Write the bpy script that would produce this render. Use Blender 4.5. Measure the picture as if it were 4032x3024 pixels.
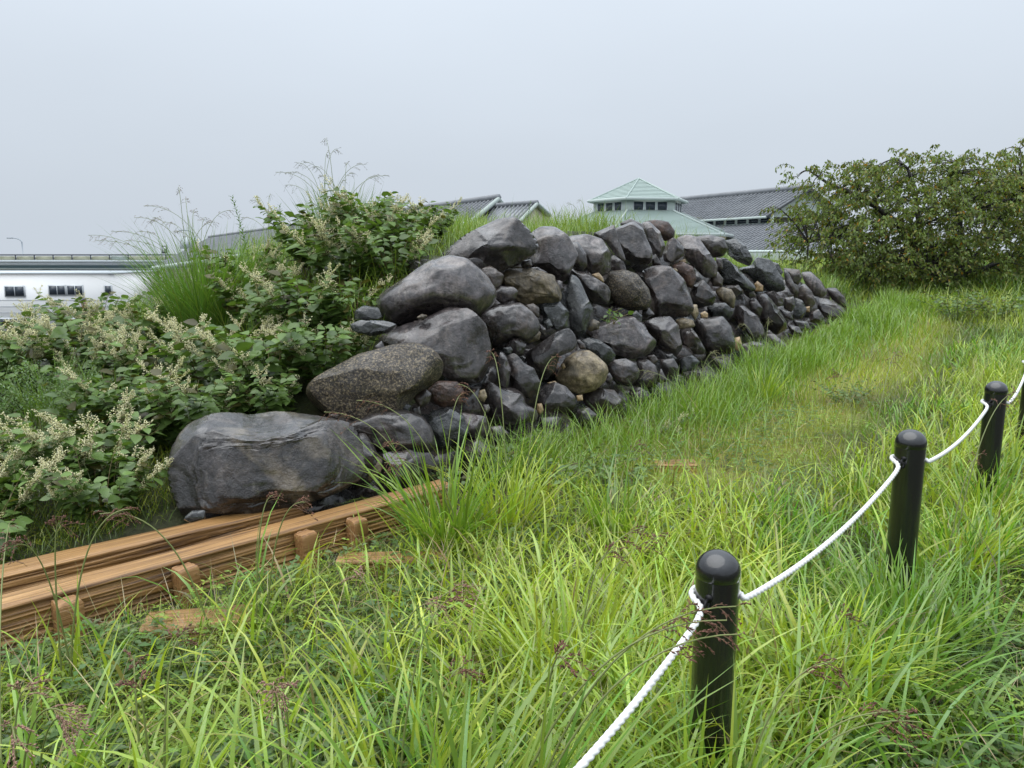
import bpy, math, random
import numpy as np
from mathutils import Vector

# ------------------------------------------------------------------ scene, camera, light
sc = bpy.context.scene
for o in list(bpy.data.objects):
    bpy.data.objects.remove(o)
COL = sc.collection
RNG = np.random.default_rng(11)
random.seed(5)

PITCH = math.radians(9.5)
CAM = np.array([0.0, 0.0, 1.53])
FPX = 3046.0                                   # focal length in photo pixels (4032 wide)
cam_d = bpy.data.cameras.new("camera")
cam = bpy.data.objects.new("camera", cam_d)
COL.objects.link(cam)
cam.location = CAM
cam.rotation_euler = (math.pi/2 - PITCH, 0, 0)
cam_d.sensor_width = 36.0
cam_d.lens = 36.0*FPX/4032.0
cam_d.clip_start = 0.05
cam_d.clip_end = 3000.0
sc.camera = cam

SUN_EL, SUN_AZ = math.radians(74), math.radians(250)
world = bpy.data.worlds.new("World")
sc.world = world
world.use_nodes = True
wn, wl = world.node_tree.nodes, world.node_tree.links
wn.clear()
w_out = wn.new("ShaderNodeOutputWorld")
w_bg = wn.new("ShaderNodeBackground")
w_sky = wn.new("ShaderNodeTexSky")
w_sky.sky_type = 'NISHITA'
w_sky.sun_disc = False
w_sky.sun_elevation = SUN_EL
w_sky.sun_rotation = SUN_AZ
w_sky.dust_density = 6.0
w_sky.air_density = 1.0
w_tc = wn.new("ShaderNodeTexCoord")
w_sep = wn.new("ShaderNodeSeparateXYZ")
wl.new(w_tc.outputs["Generated"], w_sep.inputs[0])
w_ramp = wn.new("ShaderNodeMapRange")          # overcast dome: brighter towards the zenith, as under any thick cloud
w_ramp.inputs["From Min"].default_value = 0.0
w_ramp.inputs["From Max"].default_value = 1.0
w_ramp.inputs["To Min"].default_value = 1.0
w_ramp.inputs["To Max"].default_value = 3.4
w_pow = wn.new("ShaderNodeMath"); w_pow.operation = 'POWER'; w_pow.use_clamp = True
w_pow.inputs[1].default_value = 1.9
wl.new(w_sep.outputs["Z"], w_pow.inputs[0])
wl.new(w_pow.outputs[0], w_ramp.inputs["Value"])
w_map = wn.new("ShaderNodeMapping")
w_map.inputs["Scale"].default_value = (1.0, 1.0, 2.6)
wl.new(w_tc.outputs["Generated"], w_map.inputs["Vector"])
w_noise = wn.new("ShaderNodeTexNoise")
w_noise.inputs["Scale"].default_value = 1.6
w_noise.inputs["Detail"].default_value = 4.0
wl.new(w_map.outputs[0], w_noise.inputs["Vector"])
w_nr = wn.new("ShaderNodeMapRange")
w_nr.inputs["To Min"].default_value = 0.92
w_nr.inputs["To Max"].default_value = 1.08
wl.new(w_noise.outputs["Fac"], w_nr.inputs["Value"])
w_mul = wn.new("ShaderNodeMath"); w_mul.operation = 'MULTIPLY'
wl.new(w_ramp.outputs[0], w_mul.inputs[0]); wl.new(w_nr.outputs[0], w_mul.inputs[1])
w_col = wn.new("ShaderNodeVectorMath"); w_col.operation = 'SCALE'
w_col.inputs[0].default_value = (0.446, 0.494, 0.552)
wl.new(w_mul.outputs[0], w_col.inputs["Scale"])
w_ns = wn.new("ShaderNodeVectorMath"); w_ns.operation = 'SCALE'
w_ns.inputs["Scale"].default_value = 0.06
wl.new(w_sky.outputs[0], w_ns.inputs[0])
w_mix = wn.new("ShaderNodeMix"); w_mix.data_type = 'RGBA'
w_mix.inputs["Factor"].default_value = 0.06
wl.new(w_col.outputs[0], w_mix.inputs["A"]); wl.new(w_ns.outputs[0], w_mix.inputs["B"])
wl.new(w_mix.outputs["Result"], w_bg.inputs["Color"])
w_bg.inputs["Strength"].default_value = 1.0
wl.new(w_bg.outputs[0], w_out.inputs[0])

sun_d = bpy.data.lights.new("sun", 'SUN')
sun_d.energy = 1.5
sun_d.angle = math.radians(80)
sun_d.color = (1.0, 0.97, 0.92)
sun = bpy.data.objects.new("sun", sun_d)
COL.objects.link(sun)
# the lamp shines from azimuth (compass from +Y) SUN_AZ at elevation SUN_EL
_sd = Vector((math.sin(SUN_AZ)*math.cos(SUN_EL), math.cos(SUN_AZ)*math.cos(SUN_EL), math.sin(SUN_EL)))
sun.rotation_euler = (-_sd).to_track_quat('-Z', 'Y').to_euler()
sun.location = (0, 0, 30)

vs = sc.view_settings
vs.view_transform = 'Standard'
vs.look = 'None'
vs.exposure = 0.50
vs.gamma = 1.0
vs.use_curve_mapping = False
sc.render.engine = 'CYCLES'
sc.cycles.use_denoising = True
sc.cycles.max_bounces = 6
sc.cycles.diffuse_bounces = 3
sc.cycles.glossy_bounces = 2
sc.cycles.transmission_bounces = 4
sc.cycles.transparent_max_bounces = 4

# ------------------------------------------------------------------ helpers
FW = np.array([0, math.cos(PITCH), -math.sin(PITCH)])
UP = np.array([0, math.sin(PITCH), math.cos(PITCH)])
RT = np.array([1.0, 0, 0])
VS = 4032/2212.0
def ray(px, py):
    return FW + (px-2016.0)/FPX*RT - (py-1512.0)/FPX*UP
def at_depth(px, py, d): return CAM + d*ray(px, py)
def at_y(px, py, y):
    r = ray(px, py); return CAM + r*(y/r[1])
def at_z(px, py, z):
    r = ray(px, py); return CAM + r*((z-CAM[2])/r[2])
def V(px, py): return px*VS, py*VS

def tag(o, label=None, cat=None, group=None, kind=None):
    if label: o["label"] = label
    if cat: o["category"] = cat
    if group: o["group"] = group
    if kind: o["kind"] = kind
    return o
def empty(name, loc=(0, 0, 0), rz=0.0):
    o = bpy.data.objects.new(name, None)
    o.empty_display_size = 0.1
    o.location = loc; o.rotation_euler = (0, 0, rz)
    COL.objects.link(o)
    return o
def link(name, me, mat=None, parent=None, loc=None, rot=None):
    o = bpy.data.objects.new(name, me)
    COL.objects.link(o)
    if mat is not None and len(me.materials) == 0: me.materials.append(mat)
    if parent is not None: o.parent = parent
    if loc is not None: o.location = loc
    if rot is not None: o.rotation_euler = rot
    return o
def copy_tree(o, parent=None):
    c = o.copy(); COL.objects.link(c); c.parent = parent
    for ch in list(o.children): copy_tree(ch, c)
    return c

class MA:
    """collects triangles/quads with a colour per vertex"""
    def __init__(s): s.v = []; s.f3 = []; s.f4 = []; s.c = []; s.n = 0
    def add(s, v, f, col=(.5, .5, .5)):
        v = np.asarray(v, float); f = np.asarray(f, int)
        if len(v) == 0: return
        s.v.append(v)
        (s.f3 if f.shape[1] == 3 else s.f4).append(f + s.n)
        c = np.asarray(col, float)
        if c.ndim == 1: c = np.tile(c, (len(v), 1))
        s.c.append(c); s.n += len(v)
    def box(s, c, d, rot=None, col=(.5, .5, .5)):
        x, y, z = np.array(d)/2.0
        v = np.array([[-x,-y,-z],[x,-y,-z],[x,y,-z],[-x,y,-z],[-x,-y,z],[x,-y,z],[x,y,z],[-x,y,z]])
        if rot is not None: v = v @ np.asarray(rot).T
        s.add(v+np.array(c), [[0,3,2,1],[4,5,6,7],[0,1,5,4],[1,2,6,5],[2,3,7,6],[3,0,4,7]], col)
    def quad(s, *p, col=(.5,.5,.5)): s.add(np.array(p), [list(range(len(p)))], col)
    def tube(s, pts, rad, n=5, col=(.5,.5,.5), cap=True):
        P = np.asarray(pts, float); m = len(P)
        r = np.broadcast_to(np.asarray(rad, float), (m,))
        T = np.gradient(P, axis=0); T /= np.linalg.norm(T, axis=1)[:, None]+1e-9
        h = np.array([0.0, 0, 1]) if abs(T[:, 2]).mean() < .8 else np.array([1.0, 0.1, 0])
        A = np.cross(T, h); A /= np.linalg.norm(A, axis=1)[:, None]+1e-9
        B = np.cross(T, A)
        th = np.linspace(0, 2*math.pi, n, endpoint=False)
        v = P[:, None, :] + r[:, None, None]*(np.cos(th)[None, :, None]*A[:, None, :]+np.sin(th)[None, :, None]*B[:, None, :])
        v = v.reshape(-1, 3)
        i, j = np.meshgrid(np.arange(m-1), np.arange(n), indexing='ij')
        k = (j+1) % n
        f = np.stack([i*n+j, i*n+k, (i+1)*n+k, (i+1)*n+j], -1).reshape(-1, 4)
        s.add(v, f, col)
        if cap and n <= 8:
            for base in (0, (m-1)*n):
                s.f3.append(np.array([[base, base+q, base+q+1] for q in range(1, n-1)]) + s.n - len(v))
    def mesh(s, name, smooth=False, sharp=None):
        me = bpy.data.meshes.new(name)
        v = np.concatenate(s.v) if s.v else np.zeros((0, 3))
        f3 = np.concatenate(s.f3) if s.f3 else np.zeros((0, 3), int)
        f4 = np.concatenate(s.f4) if s.f4 else np.zeros((0, 4), int)
        nl = len(f3)*3 + len(f4)*4
        me.vertices.add(len(v)); me.vertices.foreach_set("co", v.astype(np.float32).ravel())
        me.loops.add(nl)
        me.loops.foreach_set("vertex_index", np.concatenate([f3.ravel(), f4.ravel()]).astype(np.int32))
        me.polygons.add(len(f3)+len(f4))
        st = np.concatenate([np.arange(len(f3))*3, len(f3)*3+np.arange(len(f4))*4])
        me.polygons.foreach_set("loop_start", st.astype(np.int32))
        if smooth: me.polygons.foreach_set("use_smooth", np.ones(len(st), bool))
        me.update(calc_edges=True)
        c = np.concatenate(s.c)
        a = me.color_attributes.new("col", 'FLOAT_COLOR', 'POINT')
        a.data.foreach_set("color", np.concatenate([c, np.ones((len(c), 1))], 1).astype(np.float32).ravel())
        me.validate()
        if sharp: me.set_sharp_from_angle(angle=sharp)
        return me
    def build(s, name, mat, parent=None, smooth=False):
        return link(name, s.mesh(name, smooth), mat, parent)

def unit(a): return a/(np.linalg.norm(a, axis=-1, keepdims=True)+1e-9)
def sstep(a, b, x):
    t = np.clip((x-a)/(b-a), 0, 1); return t*t*(3-2*t)

# --- cheap smooth noise
_g = np.random.default_rng(3).random((64, 64))
def vnoise(x, y):
    x = np.asarray(x, float); y = np.asarray(y, float)
    xi = np.floor(x).astype(int); yi = np.floor(y).astype(int)
    fx = x-xi; fy = y-yi; fx = fx*fx*(3-2*fx); fy = fy*fy*(3-2*fy)
    a = _g[xi % 64, yi % 64]; b = _g[(xi+1) % 64, yi % 64]; c = _g[xi % 64, (yi+1) % 64]; d = _g[(xi+1) % 64, (yi+1) % 64]
    return a*(1-fx)*(1-fy)+b*fx*(1-fy)+c*(1-fx)*fy+d*fx*fy
def fnoise(x, y): return .55*vnoise(x, y)+.3*vnoise(x*2.1+7, y*2.1+3)+.15*vnoise(x*4.3+1, y*4.3+9)
_g3 = np.random.default_rng(4).random((24, 24, 24))
def vnoise3(p):
    i = np.floor(p).astype(int); f = p-i; f = f*f*(3-2*f)
    r = 0
    for dx in (0, 1):
        for dy in (0, 1):
            for dz in (0, 1):
                w = (f[:, 0] if dx else 1-f[:, 0])*(f[:, 1] if dy else 1-f[:, 1])*(f[:, 2] if dz else 1-f[:, 2])
                r = r + w*_g3[(i[:, 0]+dx) % 24, (i[:, 1]+dy) % 24, (i[:, 2]+dz) % 24]
    return r

# ------------------------------------------------------------------ materials
def new_mat(name):
    m = bpy.data.materials.new(name); m.use_nodes = True
    nt = m.node_tree; nt.nodes.clear()
    out = nt.nodes.new("ShaderNodeOutputMaterial")
    return m, nt, out
def N(nt, t, **kw):
    n = nt.nodes.new(t)
    for k, v in kw.items():
        if hasattr(n, k): setattr(n, k, v)
        else: n.inputs[k].default_value = v
    return n
def ramp(nt, fac, stops):
    r = nt.nodes.new("ShaderNodeValToRGB")
    e = r.color_ramp.elements
    e[0].position = stops[0][0]; e[0].color = (*stops[0][1], 1)
    e[1].position = stops[-1][0]; e[1].color = (*stops[-1][1], 1)
    for p, c in stops[1:-1]:
        q = e.new(p); q.color = (*c, 1)
    nt.links.new(fac, r.inputs[0]); return r.outputs[0]
def mixc(nt, fac, a, b, mode='MIX'):
    m = nt.nodes.new("ShaderNodeMix"); m.data_type = 'RGBA'; m.blend_type = mode
    for s, v in (("Factor", fac), ("A", a), ("B", b)):
        if hasattr(v, "links"): nt.links.new(v, m.inputs[s])
        elif s == "Factor": m.inputs[s].default_value = v
        else: m.inputs[s].default_value = (*v, 1)
    return m.outputs["Result"]

def simple_mat(name, col, rough=.6, noise=.12, scale=6.0, metal=0.0, bump=0.0, coat=0.0, attr=False, spec=0.5):
    m, nt, out = new_mat(name)
    b = N(nt, "ShaderNodeBsdfPrincipled")
    tc = N(nt, "ShaderNodeTexCoord")
    nz = N(nt, "ShaderNodeTexNoise", Scale=scale, Detail=5.0)
    nt.links.new(tc.outputs["Object"], nz.inputs["Vector"])
    if attr:
        a = N(nt, "ShaderNodeAttribute", attribute_name="col"); base = a.outputs["Color"]
    else:
        a = N(nt, "ShaderNodeRGB"); a.outputs[0].default_value = (*col, 1); base = a.outputs[0]
    mr = N(nt, "ShaderNodeMapRange"); mr.inputs["To Min"].default_value = 1-noise; mr.inputs["To Max"].default_value = 1+noise
    nt.links.new(nz.outputs["Fac"], mr.inputs["Value"])
    sc_ = N(nt, "ShaderNodeVectorMath", operation='SCALE')
    nt.links.new(base, sc_.inputs[0]); nt.links.new(mr.outputs[0], sc_.inputs["Scale"])
    nt.links.new(sc_.outputs[0], b.inputs["Base Color"])
    b.inputs["Roughness"].default_value = rough
    b.inputs["Metallic"].default_value = metal
    b.inputs["Coat Weight"].default_value = coat
    b.inputs["Specular IOR Level"].default_value = spec
    if bump:
        bp = N(nt, "ShaderNodeBump", Strength=bump, Distance=.02)
        nt.links.new(nz.outputs["Fac"], bp.inputs["Height"]); nt.links.new(bp.outputs[0], b.inputs["Normal"])
    nt.links.new(b.outputs[0], out.inputs[0])
    return m

def foliage_mat(name, transl=.42, gloss=.10, rough=.35, tint=(1.15, 1.2, .55)):
    m, nt, out = new_mat(name)
    a = N(nt, "ShaderNodeAttribute", attribute_name="col")
    d = N(nt, "ShaderNodeBsdfDiffuse")
    t = N(nt, "ShaderNodeBsdfTranslucent")
    g = N(nt, "ShaderNodeBsdfGlossy", Roughness=rough)
    nt.links.new(a.outputs["Color"], d.inputs["Color"])
    tt = mixc(nt, 1.0, a.outputs["Color"], tint, 'MULTIPLY')
    nt.links.new(tt, t.inputs["Color"])
    m1 = N(nt, "ShaderNodeMixShader"); m1.inputs[0].default_value = transl
    nt.links.new(d.outputs[0], m1.inputs[1]); nt.links.new(t.outputs[0], m1.inputs[2])
    lw = N(nt, "ShaderNodeLayerWeight", Blend=.5)
    pw = N(nt, "ShaderNodeMath", operation='POWER'); pw.inputs[1].default_value = 4.0
    nt.links.new(lw.outputs["Facing"], pw.inputs[0])
    mm = N(nt, "ShaderNodeMath", operation='MULTIPLY_ADD'); mm.inputs[1].default_value = gloss*2.0; mm.inputs[2].default_value = gloss*.5
    nt.links.new(pw.outputs[0], mm.inputs[0]); mm.use_clamp = True
    m2 = N(nt, "ShaderNodeMixShader")
    nt.links.new(mm.outputs[0], m2.inputs[0]); nt.links.new(m1.outputs[0], m2.inputs[1]); nt.links.new(g.outputs[0], m2.inputs[2])
    nt.links.new(m2.outputs[0], out.inputs[0])
    return m

def stone_mat(name, c1, c2, c3, speck=0.0, speckcol=(.4, .33, .2), scale=3.0, rough=(.18, .5), streak=.35, bump=.35, patch=None, coat=1.0, patch_lo=.48, warm=None):
    """wet rock: two-tone mottling, dark run-off streaks, lichen or mineral specks, gloss that varies with the water film"""
    m, nt, out = new_mat(name)
    L = nt.links
    b = N(nt, "ShaderNodeBsdfPrincipled")
    tc = N(nt, "ShaderNodeTexCoord"); oi = N(nt, "ShaderNodeObjectInfo")
    off = N(nt, "ShaderNodeVectorMath", operation='SCALE'); off.inputs[0].default_value = (31.0, 17.0, 23.0)
    L.new(oi.outputs["Random"], off.inputs["Scale"])
    co = N(nt, "ShaderNodeVectorMath", operation='ADD'); L.new(tc.outputs["Object"], co.inputs[0]); L.new(off.outputs[0], co.inputs[1])
    P = co.outputs[0]
    n1 = N(nt, "ShaderNodeTexNoise", Scale=scale, Detail=9.0, Roughness=.68, Distortion=.5); L.new(P, n1.inputs["Vector"])
    col = ramp(nt, n1.outputs["Fac"], [(.3, c1), (.52, c2), (.72, c3)])
    # run-off streaks
    mp = N(nt, "ShaderNodeMapping"); mp.inputs["Scale"].default_value = (26, 26, 2.2); L.new(P, mp.inputs["Vector"])
    n2 = N(nt, "ShaderNodeTexNoise", Scale=1.0, Detail=3.0); L.new(mp.outputs[0], n2.inputs["Vector"])
    st = ramp(nt, n2.outputs["Fac"], [(.38, (1-streak,)*3), (.55, (1.0,)*3)])
    col = mixc(nt, 1.0, col, st, 'MULTIPLY')
    if warm:                                          # iron-brown staining and pale lime runs
        n8 = N(nt, "ShaderNodeTexNoise", Scale=4.6, Detail=8.0, Roughness=.7, Distortion=.8); L.new(P, n8.inputs["Vector"])
        wm = ramp(nt, n8.outputs["Fac"], [(.50, (0, 0, 0)), (.64, (.75,)*3)])
        col = mixc(nt, wm, col, warm)
        lm = ramp(nt, n2.outputs["Fac"], [(.60, (0, 0, 0)), (.72, (.5,)*3)])
        col = mixc(nt, lm, col, (.17, .155, .135))
    n9 = N(nt, "ShaderNodeTexNoise", Scale=26.0, Detail=6.0, Roughness=.7); L.new(P, n9.inputs["Vector"])
    g9 = ramp(nt, n9.outputs["Fac"], [(.34, (.5,)*3), (.66, (1.5,)*3)])
    col = mixc(nt, .85, col, g9, 'MULTIPLY')
    # fine grain
    n3 = N(nt, "ShaderNodeTexNoise", Scale=95.0, Detail=4.0, Roughness=.7); L.new(P, n3.inputs["Vector"])
    gr = ramp(nt, n3.outputs["Fac"], [(.3, (.72,)*3), (.7, (1.25,)*3)])
    col = mixc(nt, .8, col, gr, 'MULTIPLY')
    if speck:
        vo = N(nt, "ShaderNodeTexNoise", Scale=70.0, Detail=6.0, Roughness=.8); L.new(P, vo.inputs["Vector"])
        sm = ramp(nt, vo.outputs["Fac"], [(.66-speck*.22, (0, 0, 0)), (.72-speck*.15, (1, 1, 1))])
        col = mixc(nt, sm, col, speckcol)
    if patch:
        n5 = N(nt, "ShaderNodeTexNoise", Scale=3.2, Detail=5.0, Roughness=.55, Distortion=.4); L.new(P, n5.inputs["Vector"])
        pm = ramp(nt, n5.outputs["Fac"], [(patch_lo, (0, 0, 0)), (patch_lo+.12, (1, 1, 1))])
        col = mixc(nt, pm, col, patch)
    # brightness per stone
    br = N(nt, "ShaderNodeMapRange"); br.inputs["To Min"].default_value = .60; br.inputs["To Max"].default_value = 1.22
    L.new(oi.outputs["Random"], br.inputs["Value"])
    sc_ = N(nt, "ShaderNodeVectorMath", operation='SCALE'); L.new(col, sc_.inputs[0]); L.new(br.outputs[0], sc_.inputs["Scale"])
    L.new(sc_.outputs[0], b.inputs["Base Color"])
    n4 = N(nt, "ShaderNodeTexNoise", Scale=7.0, Detail=4.0); L.new(P, n4.inputs["Vector"])
    rr = N(nt, "ShaderNodeMapRange"); rr.inputs["From Min"].default_value = .3; rr.inputs["From Max"].default_value = .7
    rr.inputs["To Min"].default_value = rough[0]; rr.inputs["To Max"].default_value = rough[1]
    L.new(n4.outputs["Fac"], rr.inputs["Value"]); L.new(rr.outputs[0], b.inputs["Roughness"])
    b.inputs["Coat Roughness"].default_value = .14; b.inputs["Coat IOR"].default_value = 1.55
    n7 = N(nt, "ShaderNodeTexNoise", Scale=5.5, Detail=6.0, Roughness=.65); L.new(P, n7.inputs["Vector"])
    cw = N(nt, "ShaderNodeMapRange"); cw.inputs["From Min"].default_value = .38; cw.inputs["From Max"].default_value = .62
    cw.inputs["To Min"].default_value = coat*.5; cw.inputs["To Max"].default_value = coat
    L.new(n7.outputs["Fac"], cw.inputs["Value"]); L.new(cw.outputs[0], b.inputs["Coat Weight"])
    # relief: cracks and pits
    vc = N(nt, "ShaderNodeTexVoronoi", Scale=5.0, feature='DISTANCE_TO_EDGE'); 
    dn = N(nt, "ShaderNodeVectorMath", operation='ADD'); L.new(P, dn.inputs[0])
    dv = N(nt, "ShaderNodeVectorMath", operation='SCALE'); dv.inputs["Scale"].default_value = .35
    L.new(n1.outputs["Color"], dv.inputs[0]); L.new(dv.outputs[0], dn.inputs[1]); L.new(dn.outputs[0], vc.inputs["Vector"])
    cr = ramp(nt, vc.outputs["Distance"], [(.0, (0, 0, 0)), (.035, (1, 1, 1))])
    n6 = N(nt, "ShaderNodeTexNoise", Scale=14.0, Detail=8.0, Roughness=.68); L.new(P, n6.inputs["Vector"])
    ad = N(nt, "ShaderNodeMath", operation='MULTIPLY_ADD'); L.new(cr, ad.inputs[0]); ad.inputs[1].default_value = .12; L.new(n6.outputs["Fac"], ad.inputs[2])
    bp = N(nt, "ShaderNodeBump", Strength=bump, Distance=.03); L.new(ad.outputs[0], bp.inputs["Height"])
    L.new(bp.outputs[0], b.inputs["Normal"])
    L.new(b.outputs[0], out.inputs[0])
    return m

M = {}
M['dark'] = stone_mat("wet_dark_stone", (.008, .006, .006), (.031, .0235, .0235), (.092, .073, .069), bump=.8, scale=4.0, warm=(.085, .060, .047))
M['grey'] = stone_mat("wet_grey_stone", (.015, .0118, .012), (.056, .0445, .045), (.155, .128, .121), rough=(.18, .5), streak=.55, bump=.75, scale=3.6, warm=(.115, .088, .072))
M['boulder'] = stone_mat("layered_boulder", (.009, .007, .007), (.030, .024, .0245), (.085, .07, .066), rough=(.18, .5), streak=.6, bump=.9, patch=(.19, .155, .115), patch_lo=.56, warm=(.10, .077, .062))
M['granite'] = stone_mat("speckled_granite", (.010, .007, .006), (.028, .020, .014), (.07, .052, .034), speck=.74, speckcol=(.30, .235, .14), rough=(.35, .6), bump=1.0, coat=.3, scale=6.0)
M['tan'] = stone_mat("tan_stone", (.07, .055, .036), (.25, .195, .115), (.44, .36, .22), patch=(.05, .042, .036), patch_lo=.55, rough=(.3, .6), coat=.4, bump=.8)
M['rust'] = stone_mat("rusty_stone", (.022, .011, .008), (.075, .036, .023), (.15, .085, .055), rough=(.35, .6), bump=1.0, coat=.4, scale=7.0)
M['slate'] = stone_mat("slate_stone", (.009, .0105, .0115), (.034, .037, .038), (.105, .11, .107), scale=7.0, rough=(.12, .4), bump=1.0)
M['brown'] = stone_mat("brown_stone", (.018, .013, .011), (.06, .044, .035), (.15, .115, .088), rough=(.25, .5), bump=.8, patch=(.03, .024, .022), patch_lo=.55)
M['pale'] = stone_mat("pale_pebble", (.16, .10, .045), (.32, .22, .11), (.46, .36, .22), rough=(.3, .6), streak=.15, coat=.3)
M['grass'] = foliage_mat("grass_blades", .38, .11, .26)
M['leaf'] = foliage_mat("knotweed_leaves", .34, .075, .32, (1.2, 1.25, .5))
M['tree_leaf'] = foliage_mat("cherry_leaves", .42, .05, .4, (1.2, 1.15, .5))
M['seed'] = simple_mat("seed_heads", (.2, .1, .08), .7, attr=True)
M['flower'] = foliage_mat("cream_flowers", .35, .02, .6, (1.0, 1.0, .85))
M['stem'] = simple_mat("green_stems", (.1, .15, .04), .5, attr=True)
M['bark'] = simple_mat("wet_bark", (.022, .018, .017), .55, .4, 12, bump=.6)

# ------------------------------------------------------------------ terrain
B0 = np.array([-0.47, 4.75]); WU = np.array([.6, .8]); WB = np.array([-.8, .6])
BETA = math.radians(60)
def wall_sw(x, y):
    dx = x-B0[0]; dy = y-B0[1]
    return dx*WU[0]+dy*WU[1], dx*WB[0]+dy*WB[1]
def base_z(x, y):
    z = .065*np.clip(y-7.5, 0, None) - .065*np.clip(y-22, 0, None)
    z = z + .25*sstep(3.5, 8, x-.35*y)*sstep(5, 12, y)
    z = z*sstep(-7, -3, x) - 7.6*sstep(-3.2, -9.5, x)*sstep(8.5, 27, np.hypot(x, y))
    return z
HP_S = [-4, -2.6, -1.6, -.6, .4, 1.4, 2.4, 5, 7, 9.5, 11.5, 14, 17]
HP_Z = [0, .05, .18, .34, .80, 1.42, 1.66, 1.80, 1.52, 1.22, .95, .7, .6]
def gz(x, y):
    x = np.asarray(x, float); y = np.asarray(y, float)
    s, w = wall_sw(x, y)
    b = base_z(x, y)
    hp = np.interp(s, HP_S, HP_Z)
    hp = hp*(1-sstep(3.6, 8.5, w))
    rise = np.clip((w-.42)*1.75, 0, None)
    m = np.minimum(hp, rise)
    bump = (fnoise(x*.9, y*.9)-.5)*.10 + (vnoise(x*3.1, y*3.1)-.5)*.03
    near = sstep(80, 30, np.hypot(x, y))
    return b + np.clip(m*sstep(17, 14, s)-np.clip(b, 0, None), 0, None) + bump*near

def grid_axis(lo, hi, fine_lo, fine_hi, step):
    a = list(np.arange(fine_lo, fine_hi+1e-6, step))
    d = step; p = fine_hi
    while p < hi: d *= 1.22; p += d; a.append(p)
    d = step; p = fine_lo
    while p > lo: d *= 1.22; p -= d; a.insert(0, p)
    return np.array(a)
gxs = grid_axis(-1800, 1800, -9, 15, .16); gys = grid_axis(-300, 2500, .5, 26, .16)
GX, GY = np.meshgrid(gxs, gys, indexing='ij')
gm = MA()
nx, ny = GX.shape
ii, jj = np.meshgrid(np.arange(nx-1), np.arange(ny-1), indexing='ij')
gf = np.stack([ii*ny+jj, (ii+1)*ny+jj, (ii+1)*ny+jj+1, ii*ny+jj+1], -1).reshape(-1, 4)
PATH = np.array([(1.2, 5.6), (2.6, 7.6), (4.4, 10.0), (6.6, 13.2)])
def path_dist(x, y):
    d = np.full(np.shape(x), 9e9)
    for a, b in zip(PATH[:-1], PATH[1:]):
        ab = b-a; t = np.clip(((x-a[0])*ab[0]+(y-a[1])*ab[1])/(ab @ ab), 0, 1)
        d = np.minimum(d, np.hypot(x-a[0]-t*ab[0], y-a[1]-t*ab[1]))
    return d
mossm = sstep(1.3, .5, path_dist(GX, GY)+(fnoise(GX*1.5, GY*1.5)-.5)*.9).reshape(-1, 1)
gm.add(np.stack([GX, GY, gz(GX, GY)], -1).reshape(-1, 3), gf, np.repeat(mossm, 3, 1))
def ground_mat():
    m, nt, out = new_mat("mossy_ground")
    b = N(nt, "ShaderNodeBsdfPrincipled"); tc = N(nt, "ShaderNodeTexCoord")
    n1 = N(nt, "ShaderNodeTexNoise", Scale=1.1, Detail=8.0, Roughness=.65); nt.links.new(tc.outputs["Object"], n1.inputs["Vector"])
    n2 = N(nt, "ShaderNodeTexNoise", Scale=38.0, Detail=6.0, Roughness=.7); nt.links.new(tc.outputs["Object"], n2.inputs["Vector"])
    c = ramp(nt, n1.outputs["Fac"], [(.36, (.040, .030, .017)), (.47, (.045, .045, .016)), (.62, (.05, .065, .018))])
    at_ = N(nt, "ShaderNodeAttribute", attribute_name="col")
    mo = ramp(nt, n1.outputs["Fac"], [(.3, (.14, .10, .045)), (.48, (.22, .215, .04)), (.7, (.26, .30, .045))])
    c = mixc(nt, at_.outputs["Fac"], c, mo)
    g = ramp(nt, n2.outputs["Fac"], [(.3, (.45,)*3), (.7, (1.3,)*3)])
    c = mixc(nt, 1.0, c, g, 'MULTIPLY')
    nt.links.new(c, b.inputs["Base Color"]); b.inputs["Roughness"].default_value = .75
    bp = N(nt, "ShaderNodeBump", Strength=.9, Distance=.03); nt.links.new(n2.outputs["Fac"], bp.inputs["Height"]); nt.links.new(bp.outputs[0], b.inputs["Normal"])
    nt.links.new(b.outputs[0], out.inputs[0]); return m
M['ground'] = ground_mat()
g_ob = gm.build("ground", M['ground'], smooth=True)
tag(g_ob, "mossy uneven ground with a grassy mound behind the stone wall", "ground", kind="structure")

# ------------------------------------------------------------------ stone wall
def ico(level):
    t = (1+5**.5)/2
    v = [(-1,t,0),(1,t,0),(-1,-t,0),(1,-t,0),(0,-1,t),(0,1,t),(0,-1,-t),(0,1,-t),(t,0,-1),(t,0,1),(-t,0,-1),(-t,0,1)]
    f = [(0,11,5),(0,5,1),(0,1,7),(0,7,10),(0,10,11),(1,5,9),(5,11,4),(11,10,2),(10,7,6),(7,1,8),(3,9,4),(3,4,2),(3,2,6),(3,6,8),(3,8,9),(4,9,5),(2,4,11),(6,2,10),(8,6,7),(9,8,1)]
    v = [np.array(p)/np.linalg.norm(p) for p in v]
    for _ in range(level):
        mid = {}; nf = []
        def mp(a, b):
            k = (min(a, b), max(a, b))
            if k not in mid:
                p = v[a]+v[b]; v.append(p/np.linalg.norm(p)); mid[k] = len(v)-1
            return mid[k]
        for a, b, c in f:
            x, y, z = mp(a, b), mp(b, c), mp(c, a)
            nf += [(a, x, z), (b, y, x), (c, z, y), (x, y, z)]
        f = nf
    return np.array(v), np.array(f)
ICO = {k: ico(k) for k in (3, 4, 5)}

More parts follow.
